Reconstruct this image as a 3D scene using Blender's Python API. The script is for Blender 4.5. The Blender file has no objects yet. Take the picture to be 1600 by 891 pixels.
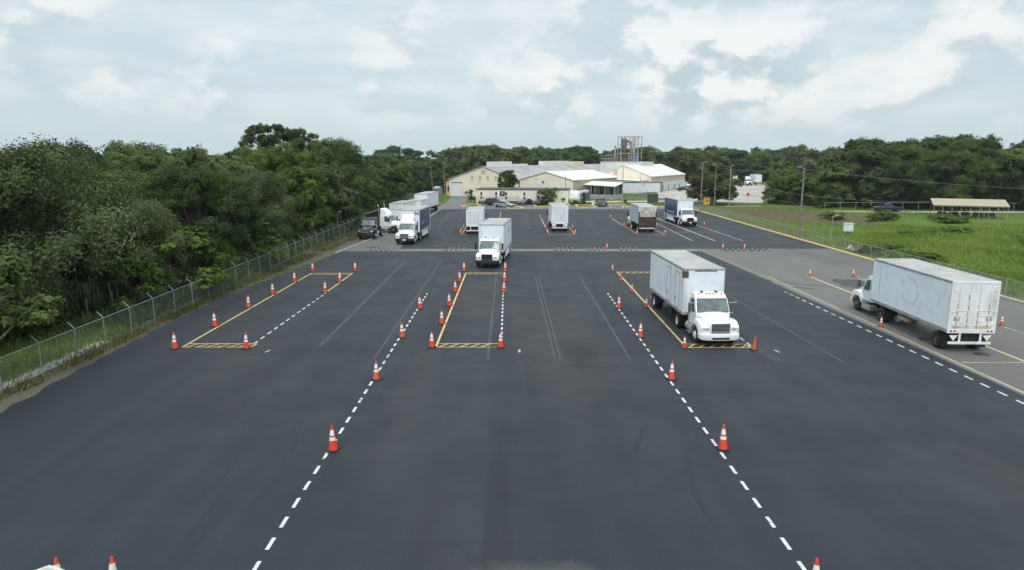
import bpy, bmesh, math, random
import numpy as np
from mathutils import Vector, Matrix

R = math.radians
scene = bpy.context.scene
COL = scene.collection

# ------------------------------------------------------------------ camera
cam_d = bpy.data.cameras.new('camera')
cam = bpy.data.objects.new('camera', cam_d)
COL.objects.link(cam)
cam.location = (0, 0, 10.8)
cam.rotation_euler = (R(90 - 10.54), 0, 0)
cam_d.sensor_width = 36.0
cam_d.lens = 36.0 * 1067.0 / 1600.0
cam_d.clip_start = 0.1
cam_d.clip_end = 8000
scene.camera = cam

# ------------------------------------------------------------------ sky, sun, exposure
SUN_EL, SUN_AZ = 52.0, 8.0          # behind the camera, a little to the left
world = bpy.data.worlds.new('World')
scene.world = world
world.use_nodes = True
wt = world.node_tree
for n in list(wt.nodes):
    wt.nodes.remove(n)


def NN(t, kind, **kw):
    n = t.nodes.new(kind)
    for k, v in kw.items():
        setattr(n, k, v)
    return n


def MATH(t, op, a, b=None, c=None, clamp=False):
    n = t.nodes.new('ShaderNodeMath')
    n.operation = op
    n.use_clamp = clamp
    for i, v in enumerate((a, b, c)):
        if v is None:
            continue
        if isinstance(v, (int, float)):
            n.inputs[i].default_value = v
        else:
            t.links.new(v, n.inputs[i])
    return n.outputs[0]


def RANGE(t, v, a, b, c=0.0, d=1.0, smooth=True):
    n = t.nodes.new('ShaderNodeMapRange')
    n.interpolation_type = 'SMOOTHSTEP' if smooth else 'LINEAR'
    t.links.new(v, n.inputs[0])
    for i, x in zip((1, 2, 3, 4), (a, b, c, d)):
        n.inputs[i].default_value = x
    return n.outputs[0]


def MIXC(t, f, a, b, blend='MIX'):
    n = t.nodes.new('ShaderNodeMix')
    n.data_type = 'RGBA'
    n.blend_type = blend
    for i, v in ((0, f), (6, a), (7, b)):
        if isinstance(v, (int, float)):
            n.inputs[i].default_value = v
        elif isinstance(v, (tuple, list)):
            n.inputs[i].default_value = (v[0], v[1], v[2], 1)
        else:
            t.links.new(v, n.inputs[i])
    return n.outputs[2]


def NOISE(t, vec, scale, detail=4, rough=0.55, out=0):
    n = t.nodes.new('ShaderNodeTexNoise')
    n.inputs['Scale'].default_value = scale
    n.inputs['Detail'].default_value = detail
    n.inputs['Roughness'].default_value = rough
    if vec is not None:
        t.links.new(vec, n.inputs['Vector'])
    return n.outputs[out]


def VMAP(t, vec, scale=(1, 1, 1), loc=(0, 0, 0)):
    n = t.nodes.new('ShaderNodeMapping')
    n.inputs['Scale'].default_value = scale
    n.inputs['Location'].default_value = loc
    t.links.new(vec, n.inputs['Vector'])
    return n.outputs[0]


wout = NN(wt, 'ShaderNodeOutputWorld')
tc = NN(wt, 'ShaderNodeTexCoord')
sky = NN(wt, 'ShaderNodeTexSky')
sky.sky_type = 'NISHITA'
sky.sun_disc = False
sky.sun_elevation = R(SUN_EL)
sky.sun_rotation = R(180 + SUN_AZ)
sky.air_density = 1.2
sky.dust_density = 2.0
sky.ozone_density = 1.5
bg_sky = NN(wt, 'ShaderNodeBackground')
wt.links.new(sky.outputs[0], bg_sky.inputs[0])
bg_sky.inputs[1].default_value = 0.11
CLOUDS = ((8.5, 9.5, 3.2, .17), (16, 9.5, 5.5, .19), (20, 6, 4.5, .12), (34, 6.5, 6, .10), (28, 10.5, 7, .09), (25, 3.5, 4, .07), (-12, 4.5, 4, .07), (4, 5.2, 2.6, .10), (15, 4.8, 3.2, .10), (-9.5, 9, 3, .16), (-34, 5.6, 2.2, .17), (-28.5, 5.6, 2.2, .15), (-32, 3.2, 2, .14), (-25, 3.0, 3, .14), (-22, 3.6, 2.4, .12), (-32, 11.5, 2.5, .14), (0, 11, 6, .05))
# broken cloud layer: cumulus heaps lit from above over a thin streaky veil
D = tc.outputs['Generated']
sep = NN(wt, 'ShaderNodeSeparateXYZ')
wt.links.new(D, sep.inputs[0])
Z = sep.outputs[2]


def addv(v, w, s):
    n = NN(wt, 'ShaderNodeVectorMath', operation='MULTIPLY_ADD')
    wt.links.new(w, n.inputs[0])
    n.inputs[1].default_value = (s, s, s)
    wt.links.new(v, n.inputs[2])
    return n.outputs[0]


SC = (1.0, 1.0, 1.75)
v0 = VMAP(wt, D, SC, (0.33, 0.1, 0.07))
v1 = VMAP(wt, D, SC, (0.325, 0.1, 0.07 + 0.035))
v2 = VMAP(wt, D, SC, (0.31, 0.1, 0.07 + 0.10))
warp = NOISE(wt, v0, 14, 3, 0.6, 1)
n0 = NOISE(wt, addv(v0, warp, 0.035), 7.5, 10, 0.56)
n1 = NOISE(wt, addv(v1, warp, 0.035), 7.5, 8, 0.56)
n2 = NOISE(wt, addv(v2, warp, 0.035), 7.5, 3, 0.5)
dens = MATH(wt, 'ADD', MATH(wt, 'SUBTRACT', n0, 0.5), MATH(wt, 'MULTIPLY', MATH(wt, 'SUBTRACT', NOISE(wt, v0, 2.2, 3, 0.5), 0.5), 0.55))
# heaps of cloud stand in these compass directions (azimuth from the lot's axis, elevation, spread, weight)
for az, el, sp_, wgt in CLOUDS:
    dv = (math.sin(R(az)) * math.cos(R(el)), math.cos(R(az)) * math.cos(R(el)), math.sin(R(el)))
    dn = NN(wt, 'ShaderNodeVectorMath', operation='DOT_PRODUCT')
    wt.links.new(D, dn.inputs[0])
    dn.inputs[1].default_value = dv
    k = 1.0 / (1.0 - math.cos(R(sp_)))
    e = MATH(wt, 'EXPONENT', MATH(wt, 'MULTIPLY', MATH(wt, 'SUBTRACT', dn.outputs['Value'], 1.0), k))
    dens = MATH(wt, 'ADD', dens, MATH(wt, 'MULTIPLY', e, wgt))
dens = MATH(wt, 'ADD', dens, MATH(wt, 'MULTIPLY', sep.outputs[0], 0.05))
cover = RANGE(wt, dens, -0.05, 0.29)
shade = MATH(wt, 'ADD', MATH(wt, 'MULTIPLY', MATH(wt, 'SUBTRACT', n0, n1), 2.6), MATH(wt, 'MULTIPLY', MATH(wt, 'SUBTRACT', n0, n2), 2.2))
shade = RANGE(wt, shade, -0.27, 0.27)
streak = NOISE(wt, VMAP(wt, D, (1.2, 1.2, 9.0)), 3.2, 6, 0.55)
veil = MIXC(wt, RANGE(wt, streak, 0.33, 0.66), (0.645, 0.755, 0.805), (0.745, 0.835, 0.865))
puff = MIXC(wt, shade, (0.535, 0.64, 0.695), (1.0, 1.0, 0.985))
cl = MIXC(wt, MATH(wt, 'MULTIPLY', cover, 0.86), veil, puff)
# horizon: pale band of far air
hz = RANGE(wt, Z, 0.0, 0.09)
cl = MIXC(wt, hz, (0.625, 0.75, 0.805), cl)
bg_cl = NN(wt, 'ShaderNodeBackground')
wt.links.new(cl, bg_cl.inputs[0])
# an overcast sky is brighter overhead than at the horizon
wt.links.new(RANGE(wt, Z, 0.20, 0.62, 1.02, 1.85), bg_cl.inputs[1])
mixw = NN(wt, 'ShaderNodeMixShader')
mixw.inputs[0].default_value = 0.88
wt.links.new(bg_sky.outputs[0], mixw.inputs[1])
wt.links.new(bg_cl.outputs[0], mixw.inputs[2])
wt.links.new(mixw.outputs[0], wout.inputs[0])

sun_d = bpy.data.lights.new('sun', 'SUN')
sun_d.energy = 1.45
sun_d.angle = R(10)
sun_d.color = (1.0, 0.95, 0.88)
sun = bpy.data.objects.new('sun', sun_d)
COL.objects.link(sun)
sun.rotation_euler = (R(90 - SUN_EL), 0, R(-SUN_AZ))

vs = scene.view_settings
scene.display_settings.display_device = 'sRGB'
vs.view_transform = 'Standard'
vs.look = 'None'
vs.exposure = 0.0
vs.gamma = 1.0
vs.use_curve_mapping = False
scene.render.engine = 'CYCLES'
scene.cycles.max_bounces = 6
scene.cycles.transparent_max_bounces = 24

# ------------------------------------------------------------------ materials
MATS = {}


def mat(name, color, rough=0.6, metal=0.0, spec=0.5, vary=0.12, nscale=2.5, dirt=None, coat=0.0):
    """procedural material: base colour broken up by two noises, optional dirt colour"""
    if name in MATS:
        return MATS[name]
    m = bpy.data.materials.new(name)
    m.use_nodes = True
    t = m.node_tree
    b = t.nodes['Principled BSDF']
    tcn = NN(t, 'ShaderNodeTexCoord')
    ob = tcn.outputs['Object']
    n = NOISE(t, ob, nscale, 5, 0.6)
    dark = tuple(c * (1 - vary * 1.6) for c in color)
    lite = tuple(min(1, c * (1 + vary)) for c in color)
    c = MIXC(t, RANGE(t, n, 0.3, 0.7), dark, lite)
    if dirt:
        dn = NOISE(t, VMAP(t, ob, (1.6, 1.6, 0.45)), nscale * 0.9, 6, 0.65)
        c = MIXC(t, RANGE(t, dn, dirt[1], dirt[1] + 0.16, 0, dirt[2]), c, dirt[0])
    t.links.new(c, b.inputs['Base Color'])
    b.inputs['Roughness'].default_value = rough
    t.links.new(RANGE(t, n, 0.2, 0.8, max(0.02, rough - 0.06), min(1, rough + 0.08)), b.inputs['Roughness'])
    b.inputs['Metallic'].default_value = metal
    b.inputs['Specular IOR Level'].default_value = spec
    if coat:
        b.inputs['Coat Weight'].default_value = coat
        b.inputs['Coat Roughness'].default_value = 0.08
    MATS[name] = m
    return m


GRIME = ((0.22, 0.20, 0.17), 0.56, 0.35)
M_white = mat('white_paint', (0.80, 0.81, 0.81), 0.32, vary=0.03, dirt=((0.42, 0.41, 0.38), 0.60, 0.30), coat=0.3)
M_box = mat('white_box_panel', (0.77, 0.82, 0.87), 0.45, vary=0.045, nscale=1.1, dirt=((0.42, 0.42, 0.39), 0.55, 0.45))
M_boxold = mat('weathered_white_panel', (0.76, 0.77, 0.78), 0.5, vary=0.06, nscale=0.9, dirt=((0.34, 0.30, 0.25), 0.57, 0.5))
M_roof = mat('trailer_roof_sheet', (0.40, 0.39, 0.37), 0.6, vary=0.12, nscale=0.7, dirt=((0.24, 0.22, 0.19), 0.52, 0.55))
M_alu = mat('aluminium_rail', (0.50, 0.51, 0.52), 0.45, 0.6, vary=0.12, dirt=GRIME)
M_chrome = mat('chrome', (0.72, 0.73, 0.74), 0.16, 1.0, vary=0.05)
M_black = mat('black_plastic', (0.018, 0.018, 0.02), 0.5, vary=0.3)
M_blackpaint = mat('black_paint', (0.004, 0.005, 0.006), 0.15, vary=0.3, coat=0.25)
M_frame = mat('chassis_black', (0.022, 0.021, 0.02), 0.7, vary=0.35, dirt=((0.07, 0.055, 0.04), 0.5, 0.6))
M_tyre = mat('tyre_rubber', (0.017, 0.017, 0.017), 0.82, vary=0.25, dirt=((0.07, 0.062, 0.052), 0.52, 0.5))
M_rimw = mat('white_wheel_steel', (0.62, 0.61, 0.58), 0.5, vary=0.08, nscale=6, dirt=((0.2, 0.15, 0.1), 0.52, 0.55))
M_rimb = mat('brown_wheel_steel', (0.13, 0.095, 0.075), 0.6, vary=0.25, nscale=6, dirt=((0.05, 0.04, 0.035), 0.5, 0.6))
M_rust = mat('rust', (0.30, 0.13, 0.045), 0.85, vary=0.35, nscale=7, dirt=((0.12, 0.05, 0.025), 0.5, 0.7))
M_rustlight = mat('light_rust_stain', (0.62, 0.53, 0.41), 0.8, vary=0.22, nscale=9)
M_red = mat('tail_light_red', (0.35, 0.015, 0.012), 0.25)
M_amber = mat('marker_amber', (0.40, 0.17, 0.04), 0.3)
M_markdark = mat('dark_marker_lens', (0.12, 0.05, 0.03), 0.3)
M_lamp = mat('headlight_lens', (0.62, 0.62, 0.56), 0.1, 0.25, vary=0.15, nscale=12)
M_orange = mat('cone_orange', (0.80, 0.055, 0.018), 0.48, vary=0.10, nscale=5, dirt=((0.30, 0.05, 0.03), 0.62, 0.4))
t = M_orange.node_tree
b = t.nodes['Principled BSDF']
src = b.inputs['Base Color'].links[0].from_socket
oi = NN(t, 'ShaderNodeObjectInfo')
t.links.new(MIXC(t, RANGE(t, oi.outputs['Random'], 0.2, 1.0, 0, 0.75), src, (0.60, 0.115, 0.055)), b.inputs['Base Color'])
M_band = mat('reflective_band', (0.82, 0.81, 0.80), 0.35, vary=0.05, nscale=7)
M_rubber = mat('black_rubber_base', (0.02, 0.02, 0.02), 0.75, vary=0.3)
M_galvdark = mat('dull_galvanised_post', (0.27, 0.295, 0.29), 0.6, 0.3, vary=0.2, nscale=3)
M_galv = mat('galvanised_steel', (0.36, 0.39, 0.39), 0.5, 0.35, vary=0.15, nscale=3)
M_wood = mat('weathered_pole_wood', (0.22, 0.20, 0.17), 0.85, vary=0.3, nscale=4)
M_conc = mat('concrete', (0.36, 0.345, 0.31), 0.85, vary=0.16, nscale=1.2, dirt=((0.16, 0.15, 0.13), 0.52, 0.5))
M_cream = mat('cream_metal_wall', (0.80, 0.73, 0.62), 0.6, vary=0.05, nscale=0.5, dirt=((0.40, 0.35, 0.27), 0.58, 0.4))
M_creamlt = mat('pale_cream_wall', (0.80, 0.75, 0.63), 0.6, vary=0.04, nscale=0.6, dirt=((0.45, 0.42, 0.34), 0.60, 0.35))
M_tan = mat('tan_metal_wall', (0.50, 0.42, 0.32), 0.65, vary=0.08, nscale=0.5)
M_peach = mat('peach_wall', (0.70, 0.46, 0.30), 0.65, vary=0.06, nscale=0.7)
M_blockw = mat('pale_block_wall', (0.62, 0.65, 0.62), 0.7, vary=0.06, nscale=0.5, dirt=((0.38, 0.38, 0.34), 0.55, 0.4))
M_whiteroof = mat('white_coated_roof', (0.70, 0.67, 0.62), 0.6, vary=0.03, nscale=0.2, dirt=((0.6, 0.56, 0.5), 0.62, 0.3))
M_greyroof = mat('grey_metal_roof', (0.34, 0.33, 0.32), 0.6, vary=0.16, nscale=0.16, dirt=((0.20, 0.18, 0.17), 0.54, 0.6))
M_bluewall = mat('pale_blue_wall', (0.60, 0.70, 0.72), 0.6, vary=0.05, nscale=0.6)
M_dark = mat('dark_opening', (0.03, 0.032, 0.035), 0.6, vary=0.3)
M_win = mat('window_glass_dark', (0.02, 0.026, 0.03), 0.06, vary=0.2)
M_yellowwin = mat('yellowed_skylight_panel', (0.55, 0.46, 0.24), 0.5, vary=0.1)
M_beigeroof = mat('beige_metal_roof', (0.40, 0.33, 0.245), 0.65, vary=0.06, nscale=0.5)
M_steelblue = mat('blue_painted_steel', (0.12, 0.24, 0.38), 0.5, vary=0.2)
M_yellowbin = mat('yellow_bin', (0.72, 0.38, 0.02), 0.5, vary=0.12)
M_darkbin = mat('dark_grey_bin', (0.06, 0.07, 0.075), 0.5, vary=0.2)
M_glass = mat('windshield_glass', (0.085, 0.135, 0.135), 0.05, vary=0.35, nscale=1.5, spec=1.0)
M_trim = mat('white_trim', (0.66, 0.64, 0.58), 0.6, vary=0.05)
M_beigewall = mat('beige_siding', (0.52, 0.46, 0.36), 0.7, vary=0.06)
M_rock = mat('pale_rock', (0.52, 0.50, 0.46), 0.85, vary=0.2, nscale=3)


def poster_mat(name, cols, scale):
    m = bpy.data.materials.new(name)
    m.use_nodes = True
    t = m.node_tree
    b = t.nodes['Principled BSDF']
    ob = NN(t, 'ShaderNodeTexCoord').outputs['Object']
    vo = NN(t, 'ShaderNodeTexVoronoi')
    vo.inputs['Scale'].default_value = scale
    t.links.new(VMAP(t, ob, (1, 1, 0.55)), vo.inputs['Vector'])
    n = NOISE(t, VMAP(t, ob, (1, 1.5, 0.6)), scale * 1.1, 4, 0.6)
    c = MIXC(t, RANGE(t, n, 0.40, 0.62), cols[0], cols[1])
    c = MIXC(t, RANGE(t, vo.outputs['Distance'], 0.26, 0.12), c, cols[2])
    c = MIXC(t, RANGE(t, NOISE(t, ob, scale * 2.4, 3, 0.6), 0.62, 0.70), c, cols[3])
    t.links.new(c, b.inputs['Base Color'])
    b.inputs['Roughness'].default_value = 0.45
    return m


M_posterA = poster_mat('navy_side_graphic', ((0.02, 0.035, 0.075), (0.045, 0.07, 0.13), (0.05, 0.055, 0.07), (0.22, 0.26, 0.30)), 1.3)
M_posterB = poster_mat('blue_people_graphic', ((0.035, 0.08, 0.17), (0.07, 0.18, 0.36), (0.02, 0.022, 0.03), (0.42, 0.36, 0.30)), 1.1)
M_posterC = poster_mat('faded_blue_graphic', ((0.48, 0.55, 0.62), (0.38, 0.47, 0.56), (0.50, 0.56, 0.62), (0.64, 0.67, 0.70)), 0.9)


def ground_mat(name, base, alt, rough=0.85, fine=14.0, streak=0.0, tint=None, grain=0.25, spec=0.4, spots=()):
    m = bpy.data.materials.new(name)
    m.use_nodes = True
    t = m.node_tree
    b = t.nodes['Principled BSDF']
    p = NN(t, 'ShaderNodeNewGeometry').outputs['Position']
    big = NOISE(t, p, 0.055, 5, 0.6)
    c = MIXC(t, RANGE(t, big, 0.3, 0.7), base, alt)
    if tint:
        n = NOISE(t, VMAP(t, p, (1, 0.5, 1), (3.1, 7.7, 0)), 0.09, 4, 0.6)
        c = MIXC(t, RANGE(t, n, 0.47, 0.68, 0, tint[1]), c, tint[0])
    if streak:
        n = NOISE(t, VMAP(t, p, (1, 0.035, 1)), 0.55, 5, 0.6)
        c = MIXC(t, RANGE(t, n, 0.35, 0.72, 0, streak), c, tuple(x * 1.75 + 0.004 for x in base))
        n = NOISE(t, VMAP(t, p, (1, 0.05, 1), (11, 3, 0)), 0.8, 4, 0.6)
        c = MIXC(t, RANGE(t, n, 0.55, 0.75, 0, streak), c, tuple(x * 0.62 for x in base))
        n = NOISE(t, VMAP(t, p, (0.12, 1, 1), (5, 1, 0)), 0.7, 4, 0.65)
        c = MIXC(t, RANGE(t, n, 0.52, 0.75, 0, streak * 0.5), c, tuple(x * 0.7 for x in base))
    for (cx, cy, rx, ry, col, amt) in spots:
        # worn places with ragged edges, fixed to the pavement
        q = VMAP(t, p, (1 / rx, 1 / ry, 0), (-cx / rx, -cy / ry, 0))
        ln = NN(t, 'ShaderNodeVectorMath', operation='LENGTH')
        t.links.new(q, ln.inputs[0])
        e = MATH(t, 'ADD', ln.outputs['Value'], MATH(t, 'MULTIPLY', MATH(t, 'SUBTRACT', NOISE(t, p, 0.9, 6, 0.65), 0.5), 1.1))
        c = MIXC(t, RANGE(t, e, 1.05, 0.55, 0, amt), c, col)
    if streak:
        vo = NN(t, 'ShaderNodeTexVoronoi')
        vo.inputs['Scale'].default_value = 1.6
        t.links.new(p, vo.inputs['Vector'])
        c = MIXC(t, RANGE(t, vo.outputs['Distance'], 0.055, 0.02, 0, 0.45), c, tuple(x * 2.6 for x in base))
    g = NOISE(t, p, fine, 3, 0.7)
    c = MIXC(t, RANGE(t, g, 0.3, 0.7, 0, 1), MIXC(t, grain, c, (0, 0, 0)), c)
    t.links.new(c, b.inputs['Base Color'])
    t.links.new(RANGE(t, NOISE(t, p, 0.3, 4, 0.6), 0.3, 0.7, rough - 0.08, rough + 0.06), b.inputs['Roughness'])
    b.inputs['Specular IOR Level'].default_value = spec
    bp = NN(t, 'ShaderNodeBump')
    bp.inputs['Strength'].default_value = 0.25
    bp.inputs['Distance'].default_value = 0.02
    t.links.new(g, bp.inputs['Height'])
    t.links.new(bp.outputs[0], b.inputs['Normal'])
    return m


M_asph = ground_mat('sealed_asphalt', (0.019, 0.0245, 0.032), (0.025, 0.0305, 0.039), 0.74, 16, 0.5, ((0.037, 0.036, 0.037), 0.85), 0.3, 0.35,
                    ((0.7, 15.2, 3.0, 1.9, (0.080, 0.083, 0.074), 0.95), (3.0, 40, 3.2, 13, (0.046, 0.040, 0.037), 0.75), (-2.4, 52, 2.4, 11, (0.042, 0.039, 0.038), 0.7), (-4.6, 32, 1.2, 9, (0.046, 0.048, 0.05), 0.5),
                     (3.9, 36.5, 1.2, 3.0, (0.016, 0.016, 0.017), 0.6), (14, 60, 3, 9, (0.036, 0.036, 0.038), 0.5), (11.5, 71, 5, 5, (0.040, 0.040, 0.042), 0.5), (-13, 30, 4, 8, (0.030, 0.033, 0.037), 0.4)))
M_asphold = ground_mat('old_grey_asphalt', (0.135, 0.130, 0.122), (0.165, 0.158, 0.148), 0.88, 12, 0.2, ((0.095, 0.092, 0.088), 0.6))
M_roadgrey = ground_mat('far_grey_road', (0.15, 0.148, 0.15), (0.18, 0.175, 0.172), 0.88, 8, 0.12)
M_strip = ground_mat('concrete_strip', (0.165, 0.16, 0.152), (0.21, 0.20, 0.19), 0.9, 9, 0.1, ((0.14, 0.135, 0.13), 0.6))
M_gravel = ground_mat('pale_gravel', (0.44, 0.41, 0.36), (0.54, 0.50, 0.44), 0.95, 4, 0.1, ((0.27, 0.25, 0.22), 0.6))
M_walk = ground_mat('pale_walkway', (0.48, 0.46, 0.42), (0.55, 0.52, 0.47), 0.9, 6)
M_sand = ground_mat('sandy_verge', (0.140, 0.122, 0.090), (0.085, 0.090, 0.050), 0.95, 5, 0, ((0.07, 0.10, 0.03), 0.9), 0.4)


def line_mat(name, col, wear, under):
    m = bpy.data.materials.new(name)
    m.use_nodes = True
    t = m.node_tree
    b = t.nodes['Principled BSDF']
    p = NN(t, 'ShaderNodeNewGeometry').outputs['Position']
    n = NOISE(t, p, 5.0, 6, 0.7)
    n2 = NOISE(t, p, 0.35, 3, 0.6)
    f = MATH(t, 'ADD', n, MATH(t, 'MULTIPLY', MATH(t, 'SUBTRACT', n2, 0.5), 0.6))
    c = MIXC(t, RANGE(t, f, wear, wear + 0.14), under, col)
    t.links.new(c, b.inputs['Base Color'])
    b.inputs['Roughness'].default_value = 0.7
    return m


UND = (0.045, 0.05, 0.055)
M_lwhite = line_mat('white_road_paint', (0.60, 0.61, 0.62), 0.31, UND)
M_lyellow = line_mat('yellow_road_paint', (0.62, 0.44, 0.17), 0.30, (0.12, 0.10, 0.07))
M_lold = line_mat('ghost_line_paint', (0.060, 0.066, 0.073), 0.45, (0.036, 0.042, 0.049))
M_lpale = line_mat('worn_pale_line_paint', (0.42, 0.40, 0.34), 0.34, (0.12, 0.115, 0.105))
M_kerby = line_mat('yellow_kerb_paint', (0.66, 0.50, 0.16), 0.27, (0.36, 0.33, 0.28))
M_stain = ground_mat('oil_stain', (0.028, 0.027, 0.027), (0.05, 0.048, 0.046), 0.6, 9)


def leaf_mat(name, dark, mid, lite, trans=0.25):
    m = bpy.data.materials.new(name)
    m.use_nodes = True
    t = m.node_tree
    b = t.nodes['Principled BSDF']
    at = NN(t, 'ShaderNodeAttribute', attribute_name='tint')
    oi = NN(t, 'ShaderNodeObjectInfo')
    f = MATH(t, 'ADD', at.outputs['Fac'], MATH(t, 'MULTIPLY', MATH(t, 'SUBTRACT', oi.outputs['Random'], 0.5), 0.6), clamp=True)
    r = NN(t, 'ShaderNodeValToRGB')
    e = r.color_ramp.elements
    e[0].position, e[0].color = 0.05, (*dark, 1)
    e[1].position, e[1].color = 0.95, (*lite, 1)
    k = e.new(0.55)
    k.color = (*mid, 1)
    t.links.new(f, r.inputs[0])
    t.links.new(r.outputs[0], b.inputs['Base Color'])
    b.inputs['Roughness'].default_value = 0.7
    b.inputs['Specular IOR Level'].default_value = 0.10
    tr = NN(t, 'ShaderNodeBsdfTranslucent')
    t.links.new(MIXC(t, 0.4, r.outputs[0], (0.09, 0.14, 0.02)), tr.inputs[0])
    mx = NN(t, 'ShaderNodeMixShader')
    mx.inputs[0].default_value = trans
    t.links.new(b.outputs[0], mx.inputs[1])
    t.links.new(tr.outputs[0], mx.inputs[2])
    t.links.new(mx.outputs[0], t.nodes['Material Output'].inputs[0])
    return m


M_leafA = leaf_mat('oak_leaves', (0.040, 0.064, 0.024), (0.082, 0.122, 0.038), (0.145, 0.190, 0.058))
M_leafB = leaf_mat('bright_leaves', (0.044, 0.074, 0.018), (0.092, 0.142, 0.028), (0.165, 0.215, 0.045))
M_leafC = leaf_mat('grey_green_leaves', (0.056, 0.080, 0.034), (0.100, 0.132, 0.056), (0.155, 0.190, 0.085))
M_grassb = leaf_mat('tall_grass_blades', (0.100, 0.148, 0.029), (0.195, 0.275, 0.050), (0.29, 0.36, 0.080), 0.35)
M_weed = leaf_mat('dry_weeds', (0.060, 0.075, 0.028), (0.11, 0.12, 0.045), (0.21, 0.18, 0.10), 0.2)
M_moss = mat('hanging_moss', (0.085, 0.09, 0.065), 0.9, vary=0.2)
M_bark = mat('bark', (0.085, 0.068, 0.052), 0.9, vary=0.3, nscale=5)
M_barkpale = mat('pale_bark', (0.21, 0.185, 0.155), 0.9, vary=0.3, nscale=5)


def mesh_fence_mat(name, col, cell, frac):
    """woven wire: diagonal wires with open air between them"""
    m = bpy.data.materials.new(name)
    m.use_nodes = True
    t = m.node_tree
    b = t.nodes['Principled BSDF']
    b.inputs['Base Color'].default_value = (*col, 1)
    b.inputs['Metallic'].default_value = 0.2
    b.inputs['Roughness'].default_value = 0.5
    s = NN(t, 'ShaderNodeSeparateXYZ')
    t.links.new(NN(t, 'ShaderNodeNewGeometry').outputs['Position'], s.inputs[0])
    a = MATH(t, 'FRACT', MATH(t, 'DIVIDE', MATH(t, 'ADD', s.outputs[1], s.outputs[2]), cell))
    d = MATH(t, 'FRACT', MATH(t, 'DIVIDE', MATH(t, 'SUBTRACT', s.outputs[1], s.outputs[2]), cell))
    f = MATH(t, 'MAXIMUM', MATH(t, 'LESS_THAN', a, frac), MATH(t, 'LESS_THAN', d, frac))
    tr = NN(t, 'ShaderNodeBsdfTransparent')
    mx = NN(t, 'ShaderNodeMixShader')
    t.links.new(f, mx.inputs[0])
    t.links.new(tr.outputs[0], mx.inputs[1])
    t.links.new(b.outputs[0], mx.inputs[2])
    t.links.new(mx.outputs[0], t.nodes['Material Output'].inputs[0])
    return m


M_linkpale = mesh_fence_mat('pale_chain_link_wire', (0.38, 0.42, 0.40), 0.075, 0.10)
M_link = mesh_fence_mat('chain_link_wire', (0.20, 0.25, 0.23), 0.075, 0.09)

# ------------------------------------------------------------------ mesh helpers


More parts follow.
